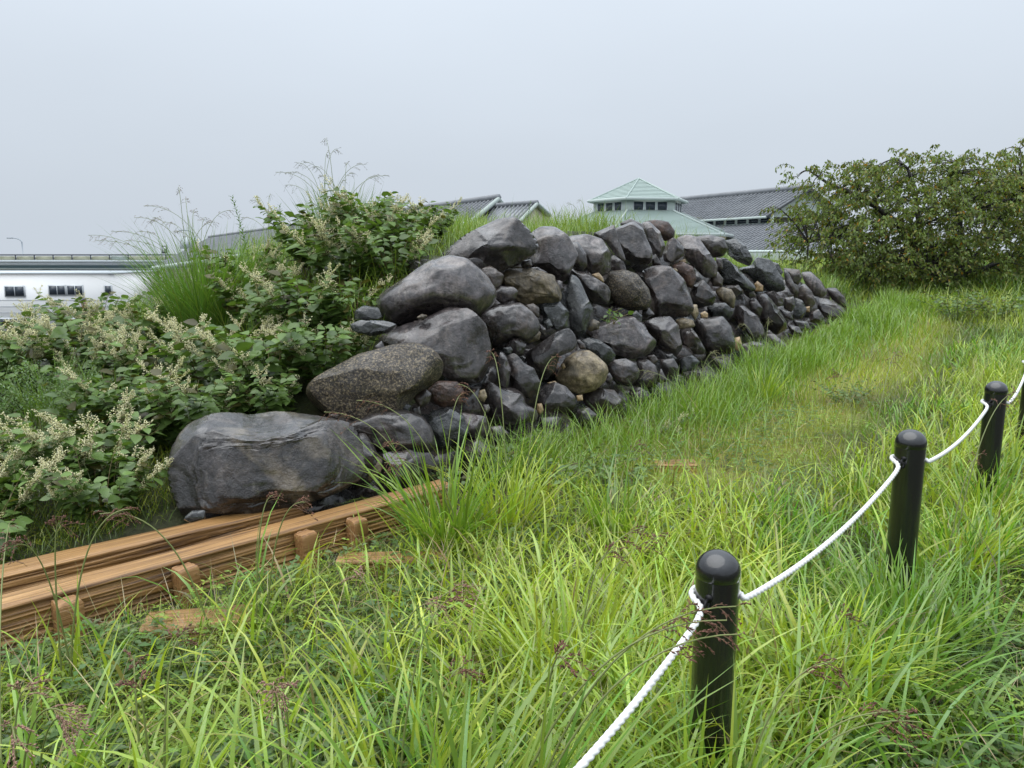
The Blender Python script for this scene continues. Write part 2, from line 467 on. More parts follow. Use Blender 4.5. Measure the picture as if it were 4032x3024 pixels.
def stone_body(level, rfun, T, style, seed, planes=(), rough=.05, strata=0.0, nr=None):
    """unit ball -> squarish ball cut by flat facets -> scaled by the outline in x,y and the thickness in z"""
    rg = np.random.default_rng(seed)
    d, f = ICO[level]
    e = .78 if style == 'R' else .52
    rho = np.hypot(d[:, 0], d[:, 1]); th = np.arctan2(d[:, 1], d[:, 0])
    rp = rho**e
    p = np.stack([rp*np.cos(th), rp*np.sin(th), np.sign(d[:, 2])*np.abs(d[:, 2])**e], -1)
    pl = [(np.array(n, float)/np.linalg.norm(n), k) for n, k in planes]
    nr = {'R': 3, 'A': 13}[style] if nr is None else nr
    for _ in range(nr):
        n = rg.normal(size=3); n[2] = abs(n[2])+(.45 if style == 'R' else .25)
        n /= np.linalg.norm(n)
        lat = math.hypot(n[0], n[1]); pl.append((n, (rg.uniform(.80, .95) if style == 'R' else rg.uniform(.62, .82))+.20*lat*lat))
    for n, k in pl:
        s = p @ n
        over = np.clip(s-k, 0, None)
        p = p - np.outer(over*(.99 if style == 'A' else .85), n)
    # surface relief
    q = d*1.7 + rg.uniform(0, 20, 3)
    amp = rough*(1.0 if style == 'R' else 1.25)
    nz = (vnoise3(q)-.5)*1.0 + (vnoise3(q*2.3+5)-.5)*.55 + (vnoise3(q*5.1+9)-.5)*.28 + (vnoise3(q*10.5+2)-.5)*.16
    if strata:                                       # ledges and long cracks following the bedding
        hgt = p[:, 1]*3.1+p[:, 0]*.35+(vnoise3(q*1.3+3)-.5)*1.6
        saw = hgt-np.floor(hgt)
        nz = nz + strata*((saw-.5)*.55-.9*np.exp(-(np.minimum(saw, 1-saw)/.05)**2)*(vnoise3(q*1.9+11) > .42))
        vx = p[:, 0]*2.3-p[:, 1]*.3+(vnoise3(q*1.1+8)-.5)*2.2; sv = vx-np.floor(vx)
        nz = nz - strata*.8*np.exp(-(np.minimum(sv, 1-sv)/.04)**2)*(vnoise3(q*1.7+1) > .5)
    face = np.abs(d[:, 2])*.8+.35
    p = p*(1+(nz*amp*1.6*face)[:, None])
    R = rfun(th)
    return np.stack([p[:, 0]*R, p[:, 1]*R, p[:, 2]*T], -1), f

def outline_fun(pts):
    """polygon (about its centroid) -> smooth radius by angle"""
    P = np.asarray(pts, float)
    dense = []
    for a, b in zip(P, np.roll(P, -1, 0)):
        for t in np.linspace(0, 1, 12, endpoint=False): dense.append(a*(1-t)+b*t)
    D = np.array(dense)
    th = np.arctan2(D[:, 1], D[:, 0]); r = np.hypot(D[:, 0], D[:, 1])
    bins = np.linspace(-math.pi, math.pi, 73)[:-1]+math.pi/72
    rr = np.zeros(72)
    o = np.argsort(th); th = th[o]; r = r[o]
    rr = np.interp(bins, th, r, period=2*math.pi)
    k = np.array([.2, .6, .2]); rr = np.convolve(np.concatenate([rr[-1:], rr, rr[:1]]), k, 'valid')
    return lambda a: np.interp(a, bins, rr, period=2*math.pi)

FR = {'A': (1200, 800, 2212/1200), 'B': (2200, 800, 2212/1200), 'C': (600, 1200, 2212/1300), 'D': (1800, 1200, 2212/800), 'E': (2500, 1000, 2212/900)}
WM = np.array([.8*math.sin(BETA), -.6*math.sin(BETA), math.cos(BETA)])   # wall face normal
WP = np.array([B0[0], B0[1], 0.0])
def wall_hit(px, py):
    r = ray(px, py)
    return ((WP-CAM) @ WM)/(r @ WM)

# every stone of the wall face: (frame, kind, style, outline, optional extras)
ST = [
 ('A','grey','A',[(975,400),(1180,235),(1400,130),(1520,120),(1610,200),(1680,310),(1640,370),(1530,430),(1400,495),(1290,480),(1120,420)],dict(lab='large smooth grey boulder crowning the left end',pl=[((-.1,.75,.6),.7),((.1,-.5,.8),.72)])),
 ('A','grey','A',[(1640,235),(1720,185),(1810,185),(1900,240),(1970,370),(1900,540),(1850,560),(1750,500),(1640,460),(1660,330)]),
 ('A','grey','R',[(535,700),(590,650),(760,540),(900,440),(1040,398),(1160,420),(1290,520),(1375,660),(1340,740),(1210,820),(1050,840),(850,830),(660,880),(560,790)],dict(lab='big rounded purple grey boulder on the left edge',pl=[((0,-.75,.6),.68)])),
 ('A','grey','A',[(555,1030),(580,950),(740,890),(900,840),(1050,770),(1190,790),(1290,890),(1325,1030),(1320,1220),(1270,1320),(1080,1290),(960,1200),(700,1080)],dict(lab='large purple boulder with a pale bleached shoulder')),
 ('A','granite','A',[(50,1320),(120,1260),(400,1110),(640,1050),(800,1040),(920,1090),(980,1180),(960,1290),(800,1380),(700,1480),(520,1540),(330,1550),(170,1500),(60,1400)],dict(lab='speckled brown granite boulder leaning left')),
 ('A','brown','A',[(1275,485),(1350,458),(1440,520),(1430,590),(1370,620),(1320,560)]),
 ('A','tan','A',[(1415,500),(1500,480),(1640,480),(1800,530),(1850,610),(1855,700),(1780,730),(1600,720),(1530,690),(1540,620),(1440,590)],dict(lab='flat tan and cream rock below the crowning boulder',rough=.09)),
 ('A','grey','R',[(1370,650),(1420,605),(1510,610),(1545,640),(1520,700),(1440,725),(1385,710)]),
 ('A','dark','R',[(1270,880),(1310,800),(1420,750),(1560,735),(1640,790),(1690,870),(1690,930),(1610,1000),(1540,980),(1460,1010),(1370,1035),(1310,960)]),
 ('A','brown','R',[(1600,740),(1660,730),(1700,760),(1700,830),(1670,820)]),
 ('A','slate','A',[(1700,740),(1850,720),(1910,790),(1915,910),(1830,915),(1720,870),(1740,830)]),
 ('A','slate','A',[(1930,530),(1985,560),(2040,680),(2095,780),(2080,860),(2000,960),(1960,985),(1920,900),(1910,760),(1880,690)],dict(lab='tall upright slate slab in the middle of the wall')),
 ('A','dark','A',[(1920,480),(2050,510),(2190,600),(2212,640),(2200,720),(2100,720),(2060,680),(1990,560)]),
 ('A','brown','R',[(1490,450),(1560,440),(1575,470),(1500,475)]),
 ('A','brown','R',[(1575,420),(1640,410),(1650,455),(1580,470)]),
 ('A','dark','R',[(1640,470),(1690,465),(1765,505),(1740,520),(1660,505)]),
 ('A','dark','A',[(1350,735),(1375,690),(1420,730),(1390,755)]),
 ('A','tan','R',[(810,830),(850,805),(890,815),(860,850)]),
 ('A','grey','A',[(1820,560),(1870,570),(1880,620),(1850,670),(1830,610)]),
 ('A','slate','A',[(370,780),(430,745),(530,760),(555,830),(500,848),(370,842)],dict(lab='grey squared block half hidden by knotweed leaves',back=.25)),
 ('A','slate','A',[(340,880),(420,850),(560,855),(670,885),(600,940),(480,960),(360,925)],dict(back=.22)),
 ('A','dark','R',[(510,1040),(560,1000),(590,1080),(540,1100)]),
 ('D','dark','A',[(715,560),(900,430),(1070,320),(1200,270),(1265,350),(1285,430),(1250,500),(1100,560),(1080,740),(1000,800),(860,800),(730,680)]),
 ('D','dark','A',[(530,450),(580,390),(680,345),(750,440),(720,550),(620,560),(520,480)]),
 ('D','tan','A',[(740,385),(800,320),(880,288),(910,310),(890,380),(790,415)]),
 ('D','dark','A',[(430,580),(480,510),(530,560),(580,700),(560,850),(540,900),(470,880),(430,780)]),
 ('D','dark','A',[(545,570),(640,550),(730,650),(830,700),(900,850),(890,950),(780,1010),(700,990),(600,900),(570,760)]),
 ('D','tan','R',[(1090,800),(1130,700),(1180,600),(1290,530),(1420,510),(1520,570),(1610,660),(1625,720),(1590,830),(1490,920),(1330,960),(1200,910),(1110,850)],dict(lab='round tan stone with a cream patch low in the wall')),
 ('D','dark','A',[(890,960),(950,890),(1060,850),(1180,900),(1270,1000),(1280,1100),(1180,1180),(1000,1150),(900,1050)]),
 ('D','slate','A',[(1350,400),(1440,365),(1540,385),(1680,480),(1715,540),(1690,610),(1610,620),(1490,530),(1370,450)]),
 ('D','grey','A',[(1370,330),(1570,220),(1760,150),(1900,140),(2010,220),(2100,370),(2150,370),(2120,480),(2040,540),(1890,570),(1720,520),(1560,380)],dict(lab='broad flat faced grey slab below the seedling',pl=[((0,.25,.95),.45)])),
 ('D','dark','R',[(1640,680),(1700,610),(1830,595),(1930,640),(1975,720),(1960,800),(1870,880),(1750,860),(1680,780)]),
 ('D','dark','R',[(1950,600),(2060,600),(2150,660),(2180,760),(2160,850),(2050,920),(1950,860),(1980,740)]),
 ('D','dark','R',[(1290,390),(1330,380),(1390,430),(1400,480),(1340,480)]),
 ('D','dark','A',[(270,900),(350,840),(450,900),(560,960),(680,980),(740,1090),(860,1150),(850,1260),(700,1290),(480,1300),(350,1200),(300,1050)]),
 ('D','brown','A',[(1400,940),(1530,920),(1700,930),(1800,1050),(1780,1180),(1500,1180),(1380,1050)]),
 ('D','dark','A',[(1880,930),(1980,900),(2080,950),(2090,1030),(2000,1060),(1900,1010)]),
 ('D','pale','R',[(1300,990),(1360,980),(1370,1040),(1310,1050)]),
 ('D','slate','R',[(505,470),(580,455),(605,490),(580,540),(520,530)]),
 ('D','grey','R',[(1620,760),(1660,740),(1690,800),(1670,860),(1620,840)]),
 ('D','slate','A',[(940,190),(1000,150),(1040,230),(980,270)]),
 ('D','dark','A',[(890,200),(960,260),(970,340),(900,300)]),
 ('D','slate','R',[(1880,100),(1950,60),(2010,120),(2000,200),(1930,170)]),
 ('D','dark','A',[(2020,60),(2090,40),(2145,100),(2070,140),(2010,130)]),
 ('D','tan','R',[(240,940),(300,920),(325,1000),(290,1060),(230,1020)]),
 ('D','grey','R',[(280,1090),(340,1085),(360,1130),(330,1180),(280,1150)]),
 ('D','pale','R',[(870,1080),(920,1075),(940,1150),(900,1200),(870,1150)]),
 ('D','pale','R',[(980,850),(1060,830),(1090,850),(1030,880)]),
 ('D','pale','R',[(1130,650),(1160,635),(1180,680),(1150,700)]),
 ('D','tan','R',[(1420,190),(1480,160),(1550,190),(1540,260),(1450,290),(1400,250)]),
 ('D','dark','R',[(350,1330),(480,1320),(560,1400),(500,1480),(380,1470)]),
 ('D','dark','R',[(900,1230),(1080,1220),(1120,1330),(1000,1400),(880,1340)]),
 ('D','dark','R',[(1300,1150),(1420,1120),(1520,1200),(1480,1300),(1330,1290)]),
 ('D','grey','A',[(-60,1250),(60,1180),(300,1230),(330,1400),(200,1480),(0,1440)]),
 ('B','grey','A',[(50,255),(200,235),(310,270),(370,370),(375,470),(330,515),(240,510),(190,430),(150,330)]),
 ('B','dark','R',[(75,300),(140,290),(195,370),(205,450),(160,500),(110,470),(95,390)]),
 ('B','grey','A',[(245,230),(400,165),(430,260),(490,420),(440,400),(340,280)]),
 ('B','grey','A',[(400,200),(540,145),(600,190),(670,350),(670,425),(580,440),(490,400),(420,280)],dict(lab='flat faced slab standing on the wall top',pl=[((.1,.3,.9),.5)])),
 ('B','dark','R',[(440,150),(520,115),(600,150),(630,210),(560,180),(480,170)],dict(back=.15)),
 ('B','grey','A',[(600,150),(660,145),(730,210),(770,310),(745,390),(690,370),(640,250)]),
 ('B','rust','R',[(620,140),(700,125),(790,140),(835,200),(830,250),(770,270),(700,210)],dict(lab='rust brown rough rock on the wall top',back=.1,rough=.08)),
 ('B','grey','A',[(760,370),(790,280),(830,255),(900,320),(900,380),(830,430),(770,420)]),
 ('B','grey','A',[(850,270),(930,240),(1010,260),(1090,370),(1140,440),(1135,520),(1060,530),(980,450),(900,380),(895,320)]),
 ('B','brown','R',[(990,250),(1100,235),(1190,260),(1220,330),(1190,380),(1120,390),(1050,320)],dict(back=.05)),
 ('B','slate','A',[(1205,280),(1280,262),(1350,310),(1400,400),(1380,450),(1300,420),(1230,370)],dict(lab='jagged blue slate block on the wall top',rough=.09)),
 ('B','granite','R',[(340,570),(380,505),(480,495),(560,520),(640,620),(665,700),(640,760),(540,770),(430,740),(360,650)],dict(lab='round speckled granite stone beside the seedling')),
 ('B','dark','A',[(610,500),(700,465),(800,470),(900,560),(950,690),(970,760),(940,810),(820,820),(720,810),(680,720),(640,590)],dict(lab='large smooth dark block in mid wall',pl=[((.05,.3,.95),.55)])),
 ('B','rust','R',[(820,460),(900,430),(970,470),(995,540),(970,610),(930,600),(890,530)],dict(rough=.08)),
 ('B','pale','R',[(870,420),(915,405),(925,430),(880,440)]),
 ('B','dark','A',[(945,690),(980,600),(1040,560),(1090,610),(1130,680),(1120,730),(1040,750),(970,720)]),
 ('B','tan','R',[(1140,640),(1180,610),(1250,630),(1280,680),(1270,760),(1220,740),(1170,690)]),
 ('B','brown','R',[(1100,540),(1150,500),(1190,550),(1185,600),(1120,600)]),
 ('B','slate','A',[(1150,400),(1210,395),(1290,470),(1400,580),(1430,620),(1380,640),(1280,590),(1200,570),(1180,480)],dict(rough=.08)),
 ('B','grey','R',[(1140,395),(1185,400),(1190,480),(1150,480)]),
 ('B','slate','A',[(1310,480),(1400,460),(1440,400),(1530,420),(1610,540),(1635,620),(1560,640),(1490,610),(1420,560)]),
 ('B','slate','A',[(1520,420),(1590,440),(1625,500),(1600,530)]),
 ('B','grey','R',[(1630,480),(1660,500),(1700,570),(1735,640),(1700,660),(1650,590)]),
 ('B','dark','A',[(1630,475),(1740,485),(1760,540),(1740,590),(1700,570)]),
 ('B','grey','R',[(1760,510),(1830,505),(1900,570),(1940,640),(1920,680),(1860,670),(1800,590)]),
 ('B','dark','R',[(1945,620),(2010,620),(2070,680),(2095,750),(2060,760),(1990,700)]),
 ('B','brown','A',[(1750,610),(1780,588),(1830,640),(1860,720),(1830,760),(1790,740),(1745,680)]),
 ('B','dark','A',[(1860,700),(1950,700),(2060,760),(2110,830),(2060,880),(1960,850),(1900,780)]),
 ('B','slate','A',[(1080,760),(1120,725),(1200,725),(1260,780),(1240,830),(1120,835)]),
 ('B','dark','A',[(600,880),(700,840),(800,830),(860,890),(870,950),(890,1040),(850,1110),(760,1070),(680,960)]),
 ('B','dark','R',[(1000,850),(1100,840),(1180,830),(1240,900),(1270,1010),(1260,1080),(1180,1090),(1080,1070),(1010,960)],dict(lab='smooth rounded dark boulder low in the wall')),
 ('B','tan','R',[(855,850),(900,835),(970,850),(985,890),(940,910),(870,915)]),
 ('B','dark','A',[(880,920),(960,910),(1000,960),(1060,1060),(1050,1090),(960,1090),(900,1030)]),
 ('B','dark','A',[(1290,750),(1330,740),(1430,820),(1480,900),(1490,960),(1400,970),(1300,880),(1270,820)]),
 ('B','dark','A',[(1440,680),(1500,660),(1580,760),(1640,850),(1650,900),(1580,950),(1500,880),(1450,770)]),
 ('B','dark','A',[(1490,650),(1560,640),(1620,690),(1620,740),(1580,750),(1530,700)]),
 ('B','pale','R',[(1420,590),(1440,568),(1480,600),(1480,640),(1430,640)],dict(lab='small orange stone wedged between dark rocks')),
 ('B','dark','A',[(1340,620),(1400,620),(1430,670),(1390,690),(1350,660)]),
 ('B','brown','R',[(1640,690),(1700,680),(1710,740),(1690,790),(1640,760)]),
 ('B','slate','A',[(1710,690),(1760,710),(1795,770),(1760,840),(1710,830)]),
 ('B','dark','R',[(1380,710),(1430,700),(1475,760),(1460,820),(1400,780)]),
 ('B','brown','A',[(1210,600),(1300,595),(1330,640),(1290,680),(1230,640)]),
 ('B','pale','A',[(1265,985),(1310,970),(1325,1020),(1310,1070),(1270,1060)]),
 ('B','brown','A',[(1310,1040),(1400,1010),(1470,1020),(1540,1100),(1560,1150),(1500,1190),(1330,1160)]),
 ('B','granite','R',[(1540,1060),(1590,1060),(1640,1120),(1600,1160),(1550,1130)]),
 ('B','grey','R',[(1110,1120),(1180,1130),(1300,1220),(1380,1270),(1380,1310),(1290,1310),(1160,1220)]),
 ('B','dark','R',[(740,1140),(830,1130),(865,1190),(850,1270),(780,1270),(740,1200)]),
 ('B','slate','A',[(870,1140),(960,1100),(1020,1150),(980,1210),(900,1220)]),
 ('B','dark','A',[(960,1230),(1060,1200),(1160,1250),(1190,1310),(1120,1360),(1000,1330)]),
 ('B','slate','A',[(640,1360),(720,1300),(780,1360),(760,1430),(680,1440)]),
 ('B','dark','R',[(510,1380),(600,1350),(660,1400),(640,1460),(540,1460)]),
 ('B','slate','A',[(770,1100),(820,1090),(860,1130),(800,1140)]),
 ('B','brown','R',[(640,1110),(690,1100),(720,1140),(690,1170),(650,1150)]),
 ('B','tan','R',[(970,740),(1000,740),(1015,800),(990,850),(960,800)]),
 ('B','pale','R',[(1030,800),(1060,785),(1080,800),(1080,830),(1040,840)]),
 ('B','tan','R',[(780,475),(850,475),(865,495),(800,500)]),
 ('B','pale','R',[(235,520),(290,505),(320,540),(330,580),(280,550)]),
 ('B','dark','A',[(670,400),(700,370),(745,440),(690,455)]),
 ('B','dark','A',[(370,400),(400,380),(470,430),(490,490),(430,495),(380,480)]),
 ('B','dark','A',[(1820,790),(1880,770),(1920,830),(1900,880),(1830,860)]),
 ('B','grey','R',[(1500,960),(1560,950),(1690,1060),(1650,1090),(1560,1030)]),
 ('B','dark','A',[(1660,880),(1740,900),(1780,960),(1700,970)]),
 ('B','dark','R',[(1600,770),(1680,790),(1700,850),(1640,830)]),
 ('B','dark','R',[(1700,850),(1800,860),(1830,920),(1740,930)]),
 ('B','dark','R',[(2060,800),(2120,800),(2150,870),(2090,900)]),
 ('B','pale','R',[(1790,755),(1820,750),(1820,790),(1795,790)]),
 ('B','dark','A',[(900,1230),(960,1220),(1000,1290),(920,1310)]),
 ('B','dark','R',[(720,1230),(740,1200),(790,1290),(720,1310)]),
 ('C','dark','A',[(1340,900),(1430,870),(1490,960),(1535,1060),(1520,1130),(1420,1200),(1330,1230),(1370,1100)],dict(rough=.12)),
 ('C','tan','R',[(1420,1080),(1490,1010),(1535,1050),(1525,1130),(1460,1180),(1400,1150)],dict(rough=.1)),
 ('C','dark','R',[(1150,790),(1340,790),(1500,730),(1680,715),(1800,760),(1850,840),(1880,960),(1820,1000),(1640,990),(1500,960),(1420,860),(1290,830)],dict(lab='dark smooth boulder behind the large front boulder')),
 ('C','dark','A',[(1520,1000),(1700,980),(1870,1010),(1880,1100),(1780,1170),(1650,1210),(1540,1240),(1520,1150)]),
 ('C','slate','A',[(1870,720),(1980,690),(2080,750),(2110,850),(2060,930),(1920,950),(1860,840)]),
 ('C','rust','R',[(1850,570),(1920,515),(2040,520),(2080,580),(2060,660),(1960,690),(1870,650)]),
 ('C','brown','R',[(1750,620),(1830,565),(1870,600),(1850,660),(1790,690)]),
 ('C','slate','R',[(1650,700),(1690,650),(1735,680),(1720,720)]),
 ('C','brown','R',[(1740,690),(1790,680),(1800,740),(1750,740)]),
 ('C','rust','R',[(1180,740),(1210,730),(1250,740),(1240,770)]),
 ('C','dark','R',[(1430,1230),(1490,1210),(1520,1240),(1500,1265),(1440,1262)]),
 ('C','slate','R',[(215,1425),(270,1378),(350,1385),(345,1440),(260,1455)]),
 ('C','dark','R',[(1000,1370),(1080,1340),(1160,1345),(1130,1385),(1040,1400)]),
 ('C','dark','R',[(2080,960),(2180,900),(2260,980),(2230,1080),(2110,1090)]),
]
wall = empty("stone_wall", (B0[0], B0[1], 0))
tag(wall, "battered dry stone wall of wet dark boulders holding the mound", "stone wall")
def cam_frame(c):
    f = unit(np.array(c)-CAM); r = unit(np.cross(f, np.array([0, 0, 1.0]))); u = np.cross(r, f)
    return r, u, -f
def add_stone(px_pts, kind, style, seed, opt, name='stone', parent=None):
    P = np.array(px_pts, float)
    x, y = P[:, 0], P[:, 1]; xs, ys = np.roll(x, -1), np.roll(y, -1)
    a = (x*ys-xs*y); A = a.sum()/2
    c = np.array([((x+xs)*a).sum()/(6*A), ((y+ys)*a).sum()/(6*A)])
    dep = wall_hit(*c)
    s = dep/FPX
    T = math.sqrt(abs(A)/math.pi)*s*opt.get('thick', .92)
    C = at_depth(c[0], c[1], dep) 
    C = C + unit(C-CAM)*(T*.25+opt.get('back', 0))
    k = (np.linalg.norm(C-CAM)/np.linalg.norm(at_depth(c[0], c[1], dep)-CAM))
    r, u, n = cam_frame(C)
    L = np.stack([(x-c[0])*s*k, -(y-c[1])*s*k], -1)*1.085
    big = math.sqrt(abs(A)) > 75
    v, f = stone_body(opt.get('lev', 4 if big else 3), outline_fun(L), T, style, seed, opt.get('pl', ()), opt.get('rough', .07 if style == 'R' else .035), opt.get('strata', .16 if style == 'A' else .08), opt.get('nr'))
    W = v[:, :1]*r + v[:, 1:2]*u + v[:, 2:]*n
    m = MA(); m.add(W, f)
    me = m.mesh(name, smooth=True, sharp=math.radians(34) if style == 'A' else None)
    o = link(name, me, M[kind], parent)
    o.location = C - np.array(parent.location) if parent else C
    if opt.get('lab'): o["label"] = opt['lab']
    return o
for i, e in enumerate(ST):
    fr, kind, style, pts = e[:4]; opt = e[4] if len(e) > 4 else {}
    ox, oy, sc_f = FR[fr]
    add_stone([(ox+px/sc_f, oy+py/sc_f) for px, py in pts], kind, style, 100+i, opt, 'stone', wall)
# packing stones set back in the gaps
fill_me = []
for k in range(5):
    v, f = stone_body(3, lambda a: np.ones_like(a)*(1+.12*np.sin(2*a+k)), .8, 'RARAR'[k], 900+k)
    m = MA(); m.add(v, f); fill_me.append(m.mesh('packing_stone', smooth=True))
rg = np.random.default_rng(77)
TOP_S = [-1.3, -.6, 0, .8, 1.8, 5, 7, 10, 12.3]; TOP_Z = [.2, .45, .8, 1.2, 1.5, 1.6, 1.3, .95, .5]
cnt = 0; sg = -1.2
while sg < 12.2:
    ztop = np.interp(sg, TOP_S, TOP_Z); zg = .0
    gb = float(base_z(*(B0+WU*sg)))
    zg = gb
    while zg < ztop:
        r_ = rg.uniform(.17, .25)
        s2 = sg+rg.uniform(-.1, .1); z2 = zg+rg.uniform(-.05, .05)+.05
        if s2 < 1.0 and z2 > .35: zg += .27; continue
        w2 = z2/math.tan(BETA)+.40
        p = B0+WU*s2+WB*w2
        o = link('packing_stone', fill_me[cnt % 5], None, wall)
        o.location = (p[0]-B0[0], p[1]-B0[1], z2)
        o.scale = (r_*rg.uniform(.9, 1.4), r_*rg.uniform(.9, 1.2), r_*rg.uniform(.7, 1.0))
        o.rotation_euler = (rg.uniform(-.5, .5), rg.uniform(-.5, .5), rg.uniform(0, 6.3))
        cnt += 1; zg += .27
    sg += .36
for k, me in enumerate(fill_me): me.materials.append(M[['dark', 'grey', 'brown', 'slate', 'dark'][k]])
# the large boulder that lies on the timbers at the near end
BP = [(185,1050),(215,930),(255,840),(330,770),(430,735),(550,720),(700,735),(820,720),(1000,760),(1160,800),(1300,850),(1360,960),(1372,1100),(1330,1220),(1150,1290),(900,1345),(650,1390),(400,1390),(270,1350),(215,1200)]
ox, oy, sf = FR['C']
body = add_stone([(ox+px/sf, oy+py/sf) for px, py in BP], 'boulder', 'A', 4242,
    dict(pl=[((-.05, .88, .47), .62), ((.05, -.02, 1.0), .58), ((-.62, .05, .78), .70), ((.1, -.62, .78), .78), ((.72, .1, .68), .80), ((-.8, .5, .3), .86), ((.5, .8, .3), .84), ((-.5, -.6, .6), .84)], rough=.045, thick=.9, strata=.26, lev=5, nr=0), 'boulder', None)
tag(body, "huge layered grey boulder lying on the timber beams at the wall's near end", "boulder")

# ------------------------------------------------------------------ timber beams
def wood_mat(name, c1, c2, c3, dark):
    m, nt, out = new_mat(name); L = nt.links
    b = N(nt, "ShaderNodeBsdfPrincipled"); tc = N(nt, "ShaderNodeTexCoord")
    mp = N(nt, "ShaderNodeMapping"); mp.inputs["Scale"].default_value = (1.3, 60, 60); L.new(tc.outputs["Object"], mp.inputs["Vector"])
    n1 = N(nt, "ShaderNodeTexNoise", Scale=1.0, Detail=5.0, Roughness=.6); L.new(mp.outputs[0], n1.inputs["Vector"])
    n2 = N(nt, "ShaderNodeTexNoise", Scale=2.5, Detail=4.0); L.new(tc.outputs["Object"], n2.inputs["Vector"])
    c = ramp(nt, n1.outputs["Fac"], [(.32, dark), (.42, c1), (.58, c2), (.75, c3)])
    v = ramp(nt, n2.outputs["Fac"], [(.3, (.75, .72, .7)), (.7, (1.15, 1.15, 1.15))])
    c = mixc(nt, 1.0, c, v, 'MULTIPLY')
    L.new(c, b.inputs["Base Color"]); b.inputs["Roughness"].default_value = .42
    bp = N(nt, "ShaderNodeBump", Strength=.7, Distance=.014); L.new(n1.outputs["Fac"], bp.inputs["Height"]); L.new(bp.outputs[0], b.inputs["Normal"])
    b.inputs["Coat Weight"].default_value = .08; b.inputs["Coat Roughness"].default_value = .35
    L.new(b.outputs[0], out.inputs[0]); return m
M['wood'] = wood_mat("wet_orange_timber", (.24, .125, .042), (.40, .222, .080), (.54, .33, .135), (.075, .036, .014))
M['stake'] = wood_mat("stake_timber", (.26, .13, .045), (.38, .21, .085), (.50, .31, .15), (.10, .05, .02))

def beam_mesh(L, w, h, seed, groove=.015, nl=260, nside=60):
    """squared log lying along +x, top at z=0; weathered sides with long splits"""
    rg = np.random.default_rng(seed)
    xs = np.linspace(0, L, nl)
    r = .018
    prof = []                                        # closed profile in y (front = -y), z
    for z in np.linspace(-h, -r, nside): prof.append((-w/2, z))
    for a in np.linspace(math.pi, math.pi/2, 5)[1:-1]: prof.append((-w/2+r+r*math.cos(a), -r+r*math.sin(a)))
    for y in np.linspace(-w/2+r, w/2-r, 9): prof.append((y, 0))
    for a in np.linspace(math.pi/2, 0, 5)[1:-1]: prof.append((w/2-r+r*math.cos(a), -r+r*math.sin(a)))
    for z in np.linspace(-r, -h, 8): prof.append((w/2, z))
    pr = np.array(prof); k = len(pr)
    X, Pi = np.meshgrid(xs, np.arange(k), indexing='ij')
    Y = pr[:, 0][Pi]; Z = pr[:, 1][Pi]
    side = ((Pi < nside-1) | (Pi > k-8)).astype(float)
    wob = (vnoise(X*.8+seed, Z*0+3)-.5)*.05
    zz = Z+wob
    g = vnoise(X*1.1+seed*3, zz*115+seed)
    g2 = vnoise(X*2.9+9, zz*230+5)
    cut = np.clip((g-.52)/.3, 0, 1)*1.0+np.clip((g2-.6)/.3, 0, 1)*.5
    bulge = (fnoise(X*.7+seed, Z*6)-.5)*.022
    sgn = np.where(Y < 0, 1.0, -1.0)
    Yn = Y + side*sgn*(cut*groove) - side*sgn*bulge
    top = (Pi >= nside-1) & (Pi <= k-8)
    Zn = Z + top*((fnoise(X*1.1+seed*2, Y*4)-.5)*.02 - np.clip((vnoise(X*1.1, Y*60+seed)-.72)/.2, 0, 1)*.004)
    Yn = Yn + (fnoise(X*.45+seed, X*0)-.5)*.03
    v = np.stack([X, Yn, Zn], -1).reshape(-1, 3)
    i, j = np.meshgrid(np.arange(nl-1), np.arange(k-1), indexing='ij')
    f = np.stack([i*k+j, (i+1)*k+j, (i+1)*k+j+1, i*k+j+1], -1).reshape(-1, 4)
    m = MA(); m.add(v, f)
    for e, fl in ((0, 1), (nl-1, 0)):
        c = v[e*k:(e+1)*k].mean(0)
        vv = np.vstack([v[e*k:(e+1)*k], c]); ff = [[q, q+1, k] if fl else [q+1, q, k] for q in range(k-1)]
        m.add(vv, ff)
    return m.mesh('timber_beam', smooth=True)

ZT = .195
fa = at_z(*V(0, 1314), ZT); fb = at_z(*V(945, 1056), ZT)      # front top edge of the near beam
dirb = unit((fb-fa)[:2]); rzb = math.atan2(dirb[1], dirb[0]); nb = np.array([-dirb[1], dirb[0]])
Lf = np.linalg.norm((fb-fa)[:2])
W1 = .15
s0 = fa[:2]-dirb*1.1+nb*W1/2
b1 = link('timber_beam', beam_mesh(Lf+1.1+.12, W1, .25, 5, nl=330), M['wood'])
b1.location = (s0[0], s0[1], ZT); b1.rotation_euler = (0, 0, rzb)
tag(b1, "near squared timber beam with deep weathered splits, held by stakes", "timber beam", "foundation timbers")
ga = at_z(*V(0, 1238), ZT); gb_ = at_z(*V(500, 1122), ZT)
d2 = unit((gb_-ga)[:2]); rz2 = math.atan2(d2[1], d2[0]); n2_ = np.array([-d2[1], d2[0]])
s1 = ga[:2]-d2*1.1+n2_*.075
b2 = link('timber_beam', beam_mesh(float(np.linalg.norm((gb_-ga)[:2]))+1.1+.45, .15, .25, 8, nl=280), M['wood'])
b2.location = (s1[0], s1[1], ZT-.01); b2.rotation_euler = (0, 0, rz2)
tag(b2, "rear squared timber beam running under the huge boulder", "timber beam", "foundation timbers")

